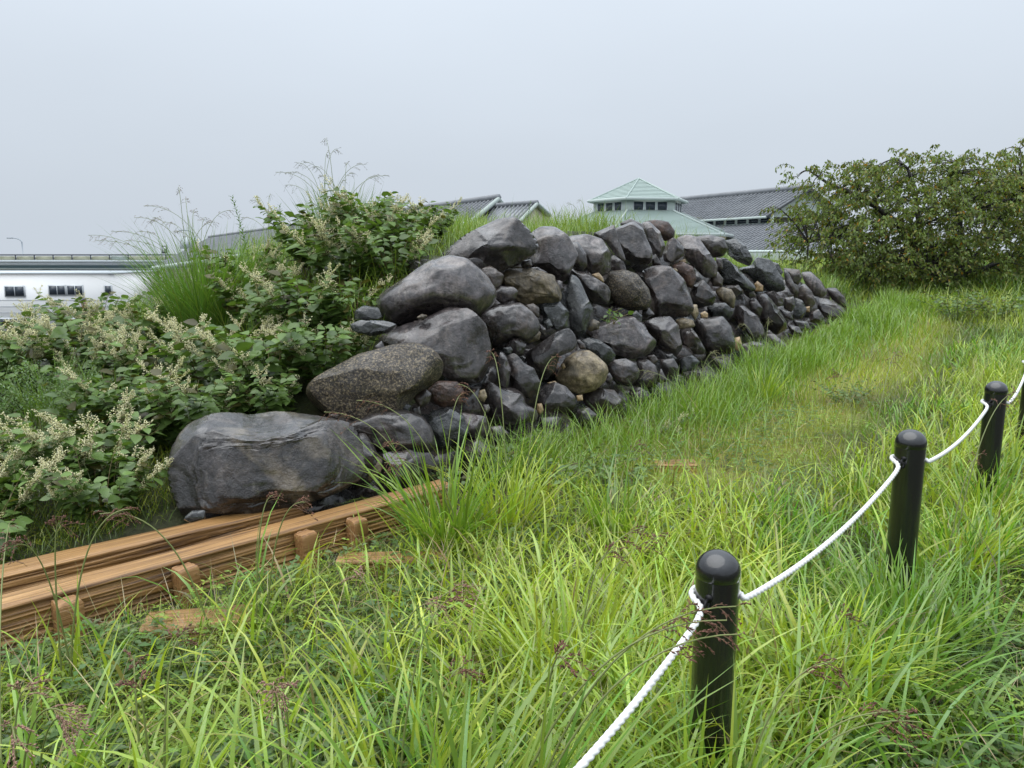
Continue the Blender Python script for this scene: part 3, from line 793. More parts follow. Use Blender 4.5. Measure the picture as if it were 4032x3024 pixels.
def stake_mesh(seed, w=.085, h=.34):
    rg = np.random.default_rng(seed)
    m = MA(); n = 5; rows = 9
    ring = []
    for a, b in (((-1, -1), (1, -1)), ((1, -1), (1, 1)), ((1, 1), (-1, 1)), ((-1, 1), (-1, -1))):
        for t in np.linspace(0.06, .94, n): ring.append((a[0]*(1-t)+b[0]*t, a[1]*(1-t)+b[1]*t))
    ring = np.array(ring)*w/2; k = len(ring)
    zs = np.array([-h*.5, -h*.25, 0, h*.1, h*.2, h*.3, h*.4, h*.47, h*.5])
    v = []
    for z in zs:
        sc_ = 1-.10*(z > h*.48)
        jit = 1+.05*(vnoise(np.arange(k)*3.1+seed, np.full(k, z*6))-.5)
        rr = ring*sc_*jit[:, None]
        v.append(np.column_stack([rr, np.full(k, z)+(rg.normal(0, .002, k) if z > h*.4 else 0)]))
    v = np.vstack(v)
    f = [[i*k+j, i*k+(j+1) % k, (i+1)*k+(j+1) % k, (i+1)*k+j] for i in range(len(zs)-1) for j in range(k)]
    m.add(v, f)
    topc = v[-k:].mean(0)+np.array([0, 0, .004])
    m.add(np.vstack([v[-k:], topc]), [[q, (q+1) % k, k] for q in range(k)])
    return m.mesh('wooden_stake')
STK = [((165, 1318), .095, 'leftmost short square wooden stake in front of the near beam'),
       ((420, 1236), .09, 'second wooden stake from the left, with a pale wet top, against the near beam'),
       ((662, 1150), .085, 'third wooden stake from the left, wrapped in dry grass, against the near beam'),
       ((786, 1127), .085, 'rightmost wooden stake visible against the near beam, below the boulder')]
for i, ((px, py), w, lab) in enumerate(STK):
    p = at_z(*V(px, py), .175)
    # keep the stake against the beam's front face
    rel = p[:2]-fa[:2]; t = rel @ dirb
    q = fa[:2]+dirb*t-nb*(w/2+.014)
    o = link('wooden_stake', stake_mesh(20+i, w), M['stake'])
    o.location = (q[0], q[1], .175-.17); o.rotation_euler = (RNG.uniform(-.05, .05), RNG.uniform(-.05, .05), rzb+RNG.uniform(-.1, .1))
    tag(o, lab, "stake", "stakes along the near beam")
TIM = [((425, 1352), .42, .17, .18, 'flat orange timber sunk in the weeds left of the second stake'),
       ((845, 1212), .52, .13, .05, 'flat orange timber sunk in the grass below the rightmost stake'),
       ((1458, 1003), .30, .16, .0, 'small flat orange timber sunk in the grass in front of the wall')]
for i, ((px, py), L, w, rz, lab) in enumerate(TIM):
    p = at_z(*V(px, py), .05)
    o = link('sunken_timber', beam_mesh(L, w, .12, 40+i, groove=.006, nl=50), M['wood'])
    o.location = (p[0]-L/2, p[1], .075); o.rotation_euler = (0, 0, rz)
    tag(o, lab, "timber", "sunken timbers")

# ------------------------------------------------------------------ bollards and rope
M['bollard'] = simple_mat("wet_black_bollard", (.005, .005, .006), .26, .3, 90, bump=.08, coat=.8)
M['hook'] = simple_mat("black_iron_hook", (.01, .01, .01), .35, .2, 20, metal=.6)
M['rope'] = simple_mat("white_rope", (.74, .74, .72), .6, .06, 60, bump=.1)
def lathe(prof, n=40):
    th = np.linspace(0, 2*math.pi, n, endpoint=False)
    v = np.vstack([np.column_stack([r*np.cos(th), r*np.sin(th), np.full(n, z)]) for r, z in prof])
    f = [[i*n+j, i*n+(j+1) % n, (i+1)*n+(j+1) % n, (i+1)*n+j] for i in range(len(prof)-1) for j in range(n)]
    return v, f
BR = .0575
def bollard(loc, label, group="black bollards carrying the rope"):
    r = empty('bollard', loc); tag(r, label, 'bollard', group)
    top = .79
    m = MA(); v, f = lathe([(BR, -.15), (BR, .2), (BR, top-.072)], 44); m.add(v, f); m.build('post', M['bollard'], r, True)
    prof = [(BR-.004, top-.075), (BR+.0012, top-.071), (BR+.0014, top-.055)]
    for a in np.linspace(0.08, math.pi/2, 12): prof.append(((BR+.0014)*math.cos(a)+.0001, top-.055+.055*math.sin(a)))
    m = MA(); v, f = lathe(prof, 44); m.add(v, f); m.build('cap', M['bollard'], r, True)
    ph = math.atan2(-loc[1], -loc[0])-.35
    m = MA()
    c = np.array([math.cos(ph), math.sin(ph), 0]); t = np.array([-math.sin(ph), math.cos(ph), 0])
    pts = [c*(BR-.01)+np.array([0, 0, HZ+.012])]
    for a in np.linspace(math.pi/2, -math.pi*.95, 12):
        pts.append(c*(BR+.013+.016*math.cos(a)*1.0)+np.array([0, 0, HZ-.006+.018*math.sin(a)]))
    m.tube(np.array(pts), .0036, 7); 
    m.tube(np.array([c*(BR-.004), c*(BR+.005)])+np.array([0, 0, HZ+.012]), .011, 8)
    m.build('hook', M['hook'], r, True)
    return r, ph
HZ = .665
bpos = []
for (px, py), d in ((V(1553, 1190), 2.04), (V(1970, 930), 3.13), (V(2154, 823), 4.47)):
    p = at_depth(px, py, d); bpos.append((p[0], p[1]))
bpos = [(-.30, .76)] + bpos + [(bpos[2][0]+1.25, bpos[2][1]+1.55)]
labs = ['nearest black bollard of the rope line, beside the camera',
        'nearest black bollard in the picture, crossed by seed heads and grass blades',
        'middle black bollard with a rope loop, standing clear of the grass',
        'farthest black bollard, near the right edge',
        'black bollard at the far end of the rope, beyond the right edge']
hooks = []; BZ = [-.03, -.03, .042, .02, .04]     # the ground rises and dips a little along the line
for (x, y), lb in zip(bpos, labs):
    o, ph = bollard((x, y, BZ[len(hooks)]), lb); hooks.append(ph)
RR = .0082
path = []
for i, (x, y) in enumerate(bpos):
    ph = hooks[i]; c = np.array([x, y, HZ-.012+BZ[i]])
    if i:
        a = ph; path.append(c+np.array([math.cos(a), math.sin(a), 0])*(BR+.022))
    rng_ = np.linspace(-.28, -4.6, 22) if i else np.linspace(-3.4, -4.6, 8)
    for da in rng_:
        a = ph+da
        path.append(c+np.array([math.cos(a), math.sin(a), 0])*(BR+RR+.001)+np.array([0, 0, .012*min(1, -da)]))
    if i < len(bpos)-1:
        A = path[-1]; nx_ = bpos[i+1]; phn = hooks[i+1]
        Bp = np.array([nx_[0], nx_[1], HZ-.012+BZ[i+1]])+np.array([math.cos(phn), math.sin(phn), 0])*(BR+.022)
        sag = [.05, .055, .045, .05][i]
        for t in np.linspace(0, 1, 26)[1:-1]:
            path.append(A*(1-t)+Bp*t-np.array([0, 0, 4*sag*t*(1-t)]))
path = np.array(path)
# resample evenly and sweep a three-strand section
for _ in range(2):
    sm = path.copy(); sm[1:-1] = (path[:-2]+2*path[1:-1]+path[2:])/4; path = sm
seg = np.linalg.norm(np.diff(path, axis=0), axis=1); cum = np.concatenate([[0], np.cumsum(seg)])
ds = .0042; tt = np.arange(0, cum[-1], ds)
P = np.stack([np.interp(tt, cum, path[:, k]) for k in range(3)], -1)
T = unit(np.gradient(P, axis=0)); A_ = unit(np.cross(T, np.array([0, 0, 1.0]))); B_ = np.cross(T, A_)
nth = 18; th = np.linspace(0, 2*math.pi, nth, endpoint=False)
tw = tt*2*math.pi/.068
rad = RR*(.68+.40*np.abs(np.cos(1.5*(th[None, :]-tw[:, None])))**.8)
v = P[:, None, :]+rad[:, :, None]*(np.cos(th)[None, :, None]*A_[:, None, :]+np.sin(th)[None, :, None]*B_[:, None, :])
i_, j_ = np.meshgrid(np.arange(len(P)-1), np.arange(nth), indexing='ij'); k_ = (j_+1) % nth
rm = MA(); rm.add(v.reshape(-1, 3), np.stack([i_*nth+j_, i_*nth+k_, (i_+1)*nth+k_, (i_+1)*nth+j_], -1).reshape(-1, 4))
ro = rm.build('rope', M['rope'], None, True)
tag(ro, "thick twisted white rope slung between the black bollards", "rope")

# ------------------------------------------------------------------ far buildings, highway, cars
M['white_wall'] = simple_mat("white_cladding", (.80, .80, .79), .6, .05, .4)
M['cream_wall'] = simple_mat("cream_render", (.52, .48, .38), .7, .06, .6)
M['dark_glass'] = simple_mat("dark_window_glass", (.03, .04, .055), .12, .2, .5)
M['alu'] = simple_mat("pale_window_frame", (.55, .58, .60), .4, .05, 2)
M['asphalt'] = simple_mat("wet_asphalt", (.05, .052, .055), .35, .2, .3)
M['concrete'] = simple_mat("pale_concrete", (.48, .52, .54), .7, .08, .3)
M['steel_blue'] = simple_mat("blue_green_girder", (.20, .30, .34), .5, .1, .3)
M['rail'] = simple_mat("dark_railing", (.10, .11, .13), .5, .1, 1)
M['panel_y'] = simple_mat("yellowish_barrier_panel", (.62, .62, .45), .4, .1, .3)
M['dark_gap'] = simple_mat("dark_steel", (.045, .05, .055), .7, .1, 1)
M['copper'] = simple_mat("pale_green_metal", (.37, .45, .415), .35, .06, .5)
M['eave_pale'] = simple_mat("pale_green_eave", (.50, .565, .535), .45, .05, .5)
M['timber_wall'] = simple_mat("brown_timber_wall", (.12, .085, .06), .7, .2, 2)
M['lamp_metal'] = simple_mat("galvanised_pole", (.32, .36, .40), .45, .1, 2)
M['pole_brown'] = simple_mat("rusty_pole", (.15, .055, .04), .6, .2, 2)
M['car_white'] = simple_mat("white_car_paint", (.62, .64, .65), .2, .02, 1, coat=.8)
M['car_silver'] = simple_mat("silver_car_paint", (.40, .43, .45), .25, .02, 1, coat=.8)
M['car_red'] = simple_mat("red_car_paint", (.35, .06, .05), .25, .02, 1, coat=.8)
M['tyre'] = simple_mat("black_rubber", (.012, .012, .012), .8, .1, 3)
M['lens'] = simple_mat("lamp_lens", (.6, .6, .6), .1, .02, 3)
def tile_mat():
    m, nt, out = new_mat("grey_roof_tiles"); L = nt.links
    b = N(nt, "ShaderNodeBsdfPrincipled"); tc = N(nt, "ShaderNodeTexCoord")
    n1 = N(nt, "ShaderNodeTexNoise", Scale=.8, Detail=6.0, Roughness=.7); L.new(tc.outputs["Object"], n1.inputs["Vector"])
    c = ramp(nt, n1.outputs["Fac"], [(.3, (.15, .16, .175)), (.7, (.25, .262, .28))])
    L.new(c, b.inputs["Base Color"]); b.inputs["Roughness"].default_value = .33
    L.new(b.outputs[0], out.inputs[0]); return m
M['tile'] = tile_mat()

def pt(px, py, y): return at_y(*V(px, py), y)
def roof_slope(parent, name, a, b, c, d, pitch=.42, mat='tile', rib=.085, rows=True):
    """a,b along the ridge, d,c along the eave (a-d and b-c run down the slope): slab + tile rolls + stepped courses"""
    a, b, c, d = [np.asarray(p, float) for p in (a, b, c, d)]
    n = unit(np.cross(b-a, d-a)); 
    if n[2] < 0: n = -n
    m = MA(); th = n*.12
    v = np.array([a, b, c, d, a-th, b-th, c-th, d-th])
    m.add(v, [[0, 1, 2, 3], [4, 7, 6, 5], [0, 4, 5, 1], [1, 5, 6, 2], [2, 6, 7, 3], [3, 7, 4, 0]])
    ob = m.build(name, M[mat], parent)
    L = max(np.linalg.norm(b-a), np.linalg.norm(c-d)); k = max(2, int(L/pitch))
    mm = MA()
    for i in range(k+1):
        t = i/k
        p, q = a*(1-t)+b*t, d*(1-t)+c*t
        if np.linalg.norm(q-p) < .3: continue
        mm.tube(np.array([p, q])+n*.02, rib, 5)
    if rows:
        Ls = (np.linalg.norm(d-a)+np.linalg.norm(c-b))/2; r = max(2, int(Ls/.55))
        for i in range(1, r):
            t = i/r; mm.tube(np.array([a*(1-t)+d*t, b*(1-t)+c*t])+n*.015, .035, 4)
    t_ = mm.build('tile_rolls', M[mat], ob); t_["kind"] = "stuff"
    return ob
def slab(parent, name, pts, th, mat):
    """polygon in 3D thickened downwards"""
    P = np.array(pts, float); k = len(P)
    m = MA(); Q = P-np.array([0, 0, th])
    m.add(np.vstack([P, Q]), [[i, i+k, (i+1) % k+k, (i+1) % k] for i in range(k)])
    if k == 4: m.add(np.vstack([P, Q]), [[0, 1, 2, 3], [7, 6, 5, 4]])
    else: m.add(np.vstack([P, Q]), [[0, i, i+1] for i in range(1, k-1)]+[[k, k+i+1, k+i] for i in range(1, k-1)])
    return m.build(name, M[mat], parent)
def bar(parent, name, a, b, r, mat, n=4):
    m = MA(); m.tube(np.array([a, b], float), r, n); return m.build(name, M[mat], parent)
def wall_panel(parent, name, a, b, z0, z1, th, mat):
    """upright wall from a to b (xy) between z0 and z1"""
    a = np.array(a, float)[:2]; b = np.array(b, float)[:2]
    d = unit(b-a); n = np.array([-d[1], d[0]])*th/2
    m = MA(); L = np.linalg.norm(b-a); c = (a+b)/2
    rot = np.array([[d[0], -d[1], 0], [d[1], d[0], 0], [0, 0, 1]])
    m.box((c[0], c[1], (z0+z1)/2), (L, th, z1-z0), rot)
    return m.build(name, M[mat], parent)

# --- hall with the green hexagonal lantern
C0 = pt(1380, 386, 60); ux = C0[0]
hall = empty('lantern_hall', (ux, 60, 0)); tag(hall, "hall with a pale green hexagonal lantern roof behind the wall", "building")
def rel(p, base): return np.asarray(p, float)-np.array([base[0], base[1], 0])
HB = (ux, 60)
R1 = (1484-1275)/2*VS/FPX*60*1.03
zt = C0[2]; ze = pt(1380, 436, 60)[2]
def hexr(r, z, rot=math.radians(8)): return [np.array([r*math.cos(rot+k*math.pi/3), r*math.sin(rot+k*math.pi/3), z]) for k in range(6)]
H1 = hexr(R1, ze); ap = np.array([0, 0, zt])
m = MA()
for k in range(6):
    m.add([H1[k], H1[(k+1) % 6], ap], [[0, 1, 2]])
m.add(H1, [[5, 4, 3, 2, 1, 0]])
rf = m.build('lantern_roof', M['copper'], hall)
m = MA()
for k in range(6):
    a, b = H1[k], H1[(k+1) % 6]; n = unit(np.cross(b-a, ap-a))
    for t in np.linspace(.06, .94, 14):
        m.tube(np.array([a*(1-t)+ap*t, b*(1-t)+ap*t])+n*.02, .022, 4)
s_ = m.build('roof_seams', M['copper'], rf); s_["kind"] = "stuff"
for k in range(6): bar(rf, 'hip_rib', H1[k]+[0, 0, .03], ap+[0, 0, .03], .05, 'copper', 6)
for k in range(6): bar(rf, 'eave_edge', H1[k], H1[(k+1) % 6], .11, 'eave_pale', 6)
R2 = R1*.88; zb = pt(1380, 450, 60)[2]-.35
HB1 = hexr(R2, ze); HB2 = hexr(R2, zb)
for k in range(6):
    a, b = HB1[k], HB1[(k+1) % 6]
    wall_panel(hall, 'lantern_wall', a, b, zb-.3, ze, .12, 'eave_pale')
    d = unit(b-a); nrm = np.array([d[1], -d[0], 0])
    if nrm @ (a+b) < 0: nrm = -nrm
    for q in range(3):
        t0, t1 = .13+q*.26, .13+q*.26+.21
        p0, p1 = a*(1-t0)+b*t0+nrm*.08, a*(1-t1)+b*t1+nrm*.08
        w = wall_panel(hall, 'window', p0, p1, ze-.75, ze-.2, .05, 'dark_glass')
        for pp in (p0, p1): bar(w, 'window_frame', (pp[0], pp[1], ze-.77), (pp[0], pp[1], ze-.18), .04, 'alu')
# broad skirt roof in two tiers below the lantern
R3 = R1*2.05; z3 = pt(1380, 505, 52)[2]
m = MA(); HL1 = hexr(R2*1.0, zb+.02); HL2 = hexr(R3, z3)
for k in range(6): m.add([HL1[k], HL1[(k+1) % 6], HL2[(k+1) % 6], HL2[k]], [[3, 2, 1, 0]])
sk = m.build('skirt_roof', M['copper'], hall)
m = MA()
for k in range(6):
    a, b, c, d = HL1[k], HL1[(k+1) % 6], HL2[(k+1) % 6], HL2[k]; n = unit(np.cross(b-a, d-a)); n = n if n[2] > 0 else -n
    for t in np.linspace(.03, .97, 20): m.tube(np.array([a*(1-t)+d*t, b*(1-t)+c*t])+n*.02, .025, 4)
s_ = m.build('roof_seams', M['copper'], sk); s_["kind"] = "stuff"
for k in range(6):
    bar(sk, 'hip_rib', HL1[k]+[0, 0, .03], HL2[k]+[0, 0, .03], .08, 'eave_pale', 6)
    bar(sk, 'eave_edge', HL2[k], HL2[(k+1) % 6], .14, 'eave_pale', 6)
HL3 = hexr(R3*.93, 0)
for k in range(6): wall_panel(hall, 'hall_wall', HL3[k], HL3[(k+1) % 6], -1.5, z3-.05, .2, 'cream_wall')

# --- long grey tiled building to the right of the lantern
RBB = (20, 50)
rb = empty('tiled_building', (20, 50, 0)); tag(rb, "two tier grey tiled building with pale eaves, partly behind the cherry tree", "building")
r1 = pt(1752, 407, 60.0); r0 = at_z(*V(1440, 436.5), r1[2])
Dp = unit((r1-r0)*[1, 1, 0]); Np = np.array([Dp[1], -Dp[0], 0])        # towards the camera
r0, r1 = rel(r0, RBB), rel(r1, RBB)
def dn(p, out_, drop): return p+Np*out_-np.array([0, 0, drop])
e0, e1 = dn(r0, 4.4, 2.15), dn(r1, 4.4, 2.15)
roof_slope(rb, 'upper_roof', r0, r1, e1, e0, pitch=.45)
roof_slope(rb, 'back_roof', r1, r0, dn(r0, -4.4, 2.15), dn(r1, -4.4, 2.15), pitch=.9, rows=False)
bar(rb, 'ridge', r0+[0, 0, .12], r1+[0, 0, .12], .26, 'tile', 6)
bar(rb, 'eave_edge', e0-[0, 0, .06], e1-[0, 0, .06], .10, 'eave_pale', 6)
m = MA(); gq = [r1-Dp*.5-[0, 0, .15], dn(r1, 4.2, 2.15)-Dp*.5, dn(r1, -4.2, 2.15)-Dp*.5]
m.add(gq, [[0, 1, 2]]); m.add(np.array(gq)-Dp*.1, [[0, 2, 1]]); m.build('gable', M['eave_pale'], rb)
l0, l1 = dn(e0, -.7, 0), dn(e1, -.7, 0)
wall_panel(rb, 'clerestory', l0, l1, e0[2]-1.2, e0[2]+.1, .15, 'eave_pale')
for k in range(14):
    t0, t1 = (k+.12)/14, (k+.85)/14
    wall_panel(rb, 'window', l0*(1-t0)+l1*t0+Np*.12, l0*(1-t1)+l1*t1+Np*.12, e0[2]-.42, e0[2]-.08, .05, 'dark_glass')
x1 = Dp*9.0
u0, u1 = dn(e0, -.55, .55), dn(e1+x1, -.55, .55)
v0, v1 = dn(u0, 5.0, 1.9), dn(u1, 5.0, 1.9)
roof_slope(rb, 'lower_roof', u0, u1, v1, v0, pitch=.42)
c0, c1 = dn(v0, .9, .12), dn(v1, .9, .12)
slab(rb, 'canopy_fascia', [c0, c1, c1-Np*.12, c0-Np*.12], .55, 'eave_pale')
slab(rb, 'canopy_roof', [v0+[0, 0, -.03], v1+[0, 0, -.03], c1, c0], .08, 'eave_pale')
wall_panel(rb, 'porch_wall', c0-Np*2.4, c1-Np*2.4, -1.0, c0[2]-.1, .2, 'timber_wall')
for k in range(20):
    t = k/19.0; p = c0*(1-t)+c1*t-Np*.4
    bar(rb, 'porch_post', (p[0], p[1], -1.0), (p[0], p[1], c0[2]-.3), .07, 'alu')
for hz in (.5, .75, 1.0, 1.25):
    a_, b_ = c0-Np*.3, c1-Np*.3
    bar(rb, 'porch_rail', (a_[0], a_[1], hz), (b_[0], b_[1], hz), .035, 'alu')

# --- long tiled hall to the left of the lantern, receding to the left
lb = empty('long_tiled_hall', (-10, 70, 0)); LBB = (-10, 70)
tag(lb, "long low grey tiled hall receding behind the grassy mound", "building")
A = rel(pt(452, 514, 112), LBB); Bq = rel(pt(1077, 430, 54), LBB)
eA = rel(pt(330, 578, 104), LBB); eB = rel(pt(1012, 484, 50.5), LBB); eB[2] = eB[2]
roof_slope(lb, 'front_roof', A, Bq, eB, eA, pitch=.5)
bar(lb, 'ridge', A+[0, 0, .12], Bq+[0, 0, .12], .24, 'tile', 6)
bB = rel(pt(1110, 470, 60), LBB); bA = rel(pt(560, 545, 122), LBB)
roof_slope(lb, 'back_roof', Bq, A, bA, bB, pitch=1.2, rows=False)
bar(lb, 'verge_board', Bq, eB, .16, 'eave_pale', 6); bar(lb, 'verge_board', Bq, bB, .16, 'eave_pale', 6)
bar(lb, 'eave_edge', eA-[0, 0, .1], eB-[0, 0, .1], .30, 'eave_pale', 6)
m = MA(); m.add([Bq-[0, -.3, .2], eB-[0, -.3, .2], bB-[0, -.3, .2]], [[0, 1, 2]]); m.add([Bq-[0, -.4, .2], eB-[0, -.4, .2], bB-[0, -.4, .2]], [[0, 2, 1]]); m.build('gable', M['timber_wall'], lb)
wall_panel(lb, 'hall_wall', eA+[1, 1.4, 0], eB+[.4, 1.4, 0], -7.0, eA[2]-.1, .3, 'cream_wall')
wall_panel(lb, 'hall_wall', eB+[.4, 1.4, 0], bB+[-.2, -.5, 0], -2.0, eB[2], .3, 'cream_wall')
m = MA(); pbx = rel(pt(735, 468, 75), LBB)
ac = rel(pt(407, 525, 118), LBB)
m.box(ac, (1.9, 1.6, 1.7)); m.build('rooftop_unit', M['concrete'], lb)
# --- smaller cream gabled wing
wg = empty('cream_gable_wing', (1, 52, 0)); WGB = (1, 52)
tag(wg, "small cream gabled wing with tiled roof and green trim, between hall and lantern", "building")
a0 = rel(pt(1060, 448, 54), WGB); a1 = rel(pt(1160, 441, 50), WGB)
d0 = rel(pt(1030, 500, 51), WGB); d1 = rel(pt(1120, 482, 47.5), WGB)
roof_slope(wg, 'front_roof', a0, a1, d1, d0, pitch=.42)
g1 = rel(pt(1188, 466, 51.5), WGB); g0 = rel(pt(1110, 470, 57), WGB)
roof_slope(wg, 'back_roof', a1, a0, g0, g1, pitch=.8, rows=False)
bar(wg, 'ridge', a0+[0, 0, .1], a1+[0, 0, .1], .18, 'tile', 6)
bar(wg, 'verge_board', a1, d1, .13, 'eave_pale', 6); bar(wg, 'verge_board', a1, g1, .15, 'copper', 6)
m = MA(); q0, q1, q2 = a1+[0, .35, -.15], d1+[0, .35, -.1], g1+[0, .35, -.1]
m.add([q0, q1, q2], [[0, 1, 2]]); m.add(np.array([q1, q2, q2*[1, 1, 0], q1*[1, 1, 0]]), [[0, 1, 2, 3]]); m.build('gable_wall', M['cream_wall'], wg)

# --- white two-storey warehouse
wy = 90.0
wz1 = pt(100, 592, wy)[2]; wz0 = -8.0
xa = pt(-260, 600, wy)[0]; xb = pt(243, 600, wy)[0]
wh = empty('white_warehouse', ((xa+xb)/2, wy, wz0)); tag(wh, "white two storey warehouse with dark ribbon windows below the highway", "building")
def wrel(p): return np.asarray(p, float)-np.array([(xa+xb)/2, wy, wz0])
m = MA(); m.box(wrel(((xa+xb)/2, wy+6, (wz0+wz1)/2)), (xb-xa, 12, wz1-wz0)); m.build('wall', M['white_wall'], wh)
m = MA(); m.box(wrel(((xa+xb)/2, wy+6, wz1+.08)), (xb-xa+.3, 12.3, .16)); m.build('parapet', M['concrete'], wh)
def ww(px0, px1, py0, py1, n):
    p0 = wrel(pt(px0, py0, wy-.06)); p1 = wrel(pt(px1, py1, wy-.06))
    W_, H_ = p1[0]-p0[0], p0[2]-p1[2]
    m = MA(); m.box(((p0[0]+p1[0])/2, p0[1], (p0[2]+p1[2])/2), (W_+.16, .10, H_+.16)); f_ = m.build('window', M['alu'], wh)
    for k in range(n):
        m = MA(); m.box((p0[0]+W_*(k+.5)/n, p0[1]-.06, (p0[2]+p1[2])/2), (W_/n-.12, .06, H_-.08)); m.build('pane', M['dark_glass'], f_)
ww(-95, -60, 620, 640, 2); ww(10, 54, 618.5, 640, 2); ww(105, 142.5, 617, 637, 2); ww(144.5, 180, 617, 637, 2);
ww(226, 242, 617, 636, 1); ww(119, 180, 688, 702, 3); ww(-20, 40, 688, 702, 3)
for zz in (648, 662, 675):
    p = wrel(pt(0, zz, wy-.03)); m = MA(); m.box((0, p[1], p[2]), (xb-xa-.2, .04, .05)); m.build('cladding_joint', M['alu'], wh)
x2 = pt(245, 600, 104)[0]; x3 = pt(330, 600, 104)[0]; z2_ = pt(300, 590, 104)[2]
ob_ = empty('pale_annex', ((x2+x3)/2, 104, -8)); tag(ob_, "pale low annex beyond the white warehouse's right corner", "building")
m = MA(); m.box((0, 5, (z2_+8)/2), (x3-x2, 10, z2_+8)); m.build('wall', M['white_wall'], ob_)
m = MA(); m.box((0, 5, z2_+8.05), (x3-x2+.4, 10.4, .2)); m.build('roof', M['concrete'], ob_)
for k in range(3):
    m = MA(); m.box((-(x3-x2)*.3+k*2.2, -.05, z2_+6.8), (1.5, .12, 1.0)); m.build('window', M['dark_glass'], ob_)

# --- elevated highway
hy = 130.0
def hz_(py, y=hy): return pt(0, py, y)[2]
xl, xr = pt(-900, 550, hy)[0], pt(520, 550, hy)[0]
hw = empty('elevated_highway', ((xl+xr)/2, hy, -8)); tag(hw, "elevated highway with railings and blue green girders on the left skyline", "highway")
def hbox(name, py0, py1, y0, y1, mat, x0=xl, x1=xr, parent=None):
    zt_, zb_ = hz_(py0), hz_(py1)
    m = MA(); m.box(((x0+x1)/2-(xl+xr)/2, (y0+y1)/2-hy, (zt_+zb_)/2+8), (x1-x0, y1-y0, zt_-zb_)); return m.build(name, M[mat], parent or hw)
hbox('top_rail', 549, 552, hy-.1, hy+.1, 'rail')
hbox('parapet', 561.5, 568, hy-.2, hy+.3, 'concrete'); hbox('deck', 568, 573, hy-.1, hy+12, 'concrete')
hbox('girder', 573, 579, hy+.9, hy+1.3, 'steel_blue'); hbox('flange', 579, 581.5, hy+.5, hy+1.7, 'eave_pale')
hbox('lower_girder', 581.5, 587.5, hy+1.2, hy+1.6, 'concrete'); hbox('soffit', 587.5, 590, hy+1.4, hy+9, 'dark_gap')
for k in range(36):
    x = xl+(xr-xl)*k/35
    m = MA(); m.box((x-(xl+xr)/2, 0, (hz_(549)+hz_(562))/2+8), (.14, .14, hz_(549)-hz_(562))); m.build('rail_post', M['rail'], hw)
for k in range(35):
    x = xl+(xr-xl)*(k+.5)/35
    m = MA(); m.box((x-(xl+xr)/2, .25, (hz_(553.5)+hz_(561.5))/2+8), ((xr-xl)/35-.12, .06, hz_(553.5)-hz_(561.5))); m.build('barrier_panel', M['panel_y' if k % 7 else 'eave_pale'], hw)
for px in (-420, 145, 470):
    x = pt(px, 600, hy+4)[0]
    m = MA(); m.box((x-(xl+xr)/2, 4, (hz_(590)-8)/2+8), (2.2, 2.2, hz_(590)+8.2)); m.build('pier', M['concrete'], hw)
    m = MA(); m.box((x-(xl+xr)/2, 3, hz_(585)+8-.4), (4.2, 4.5, 1.6)); m.build('pier_cap', M['concrete'], hw)
# --- street lamps and a road sign on the highway
for px, h0, lab in ((50, 514, 'leftmost curved street lamp on the elevated highway'), (422, 497, 'middle curved street lamp on the elevated highway, behind grass plumes'), (531, 503, 'rightmost curved street lamp rising behind the grass plumes')):
    b_ = pt(px, 552, hy+.6); zt_ = pt(px, h0, hy+.6)[2]
    sl = empty('street_lamp', b_); tag(sl, lab, 'street lamp', 'street lamps on the highway')
    H_ = zt_-b_[2]; arc = [(0, 0, -.8), (0, 0, H_*.75)]+[(-1.6*(1-math.cos(a)), 0, H_*.75+H_*.25*math.sin(a)) for a in np.linspace(.15, 1.5, 7)]
    m = MA(); m.tube(np.array(arc), [.11]*2+[.08]*7, 6); m.build('pole', M['lamp_metal'], sl, True)
    m = MA(); m.box((-1.9, 0, H_-.02), (.9, .3, .16)); m.build('lamp_head', M['lamp_metal'], sl)
b_ = pt(363.5, 552, hy+.6); zt_ = pt(363, 526, hy+.6)[2]
sg_ = empty('road_sign', b_); tag(sg_, "small square sign on a thin post above the highway railing", "road sign")
m = MA(); m.tube(np.array([(0, 0, -.8), (0, 0, zt_-b_[2]+.3)]), .07, 6); m.build('post', M['lamp_metal'], sg_)
m = MA(); m.box((-.55, -.05, zt_-b_[2]-1.0), (.9, .08, 1.3)); m.build('plate', M['rail'], sg_)
m = MA(); m.box((-.55, -.12, zt_-b_[2]-1.0), (.5, .03, .8)); m.build('plate_face', M['alu'], sg_)
# --- poles in the yard
for px, top, lab in ((178, 650, 'left one of the two rust red poles before the warehouse'), (184, 648, 'right one of the two rust red poles before the warehouse')):
    p = pt(px, top, 84); o = bar(None, 'yard_pole', (0, 0, -.2), (0, 0, p[2]+7.9), .13, 'pole_brown', 8); o.location = (p[0], p[1], -7.8)
    c_ = MA(); c_.tube(np.array([(0, 0, p[2]+7.9), (0, 0, p[2]+8.05)]), .2, 8); c_.build('cap', M['rail'], o)
    tag(o, lab, 'pole', 'rust red yard poles')
p = pt(360, 588, 88); o = bar(None, 'utility_pole', (0, 0, 0), (0, 0, p[2]+7.8), .16, 'rail', 8); o.location = (p[0], 88, -7.8)
m = MA(); m.box((0, 0, p[2]+7.2), (1.6, .12, .14)); m.build('cross_arm', M['rail'], o)
tag(o, "dark utility pole at the right end of the warehouse front", "utility pole")
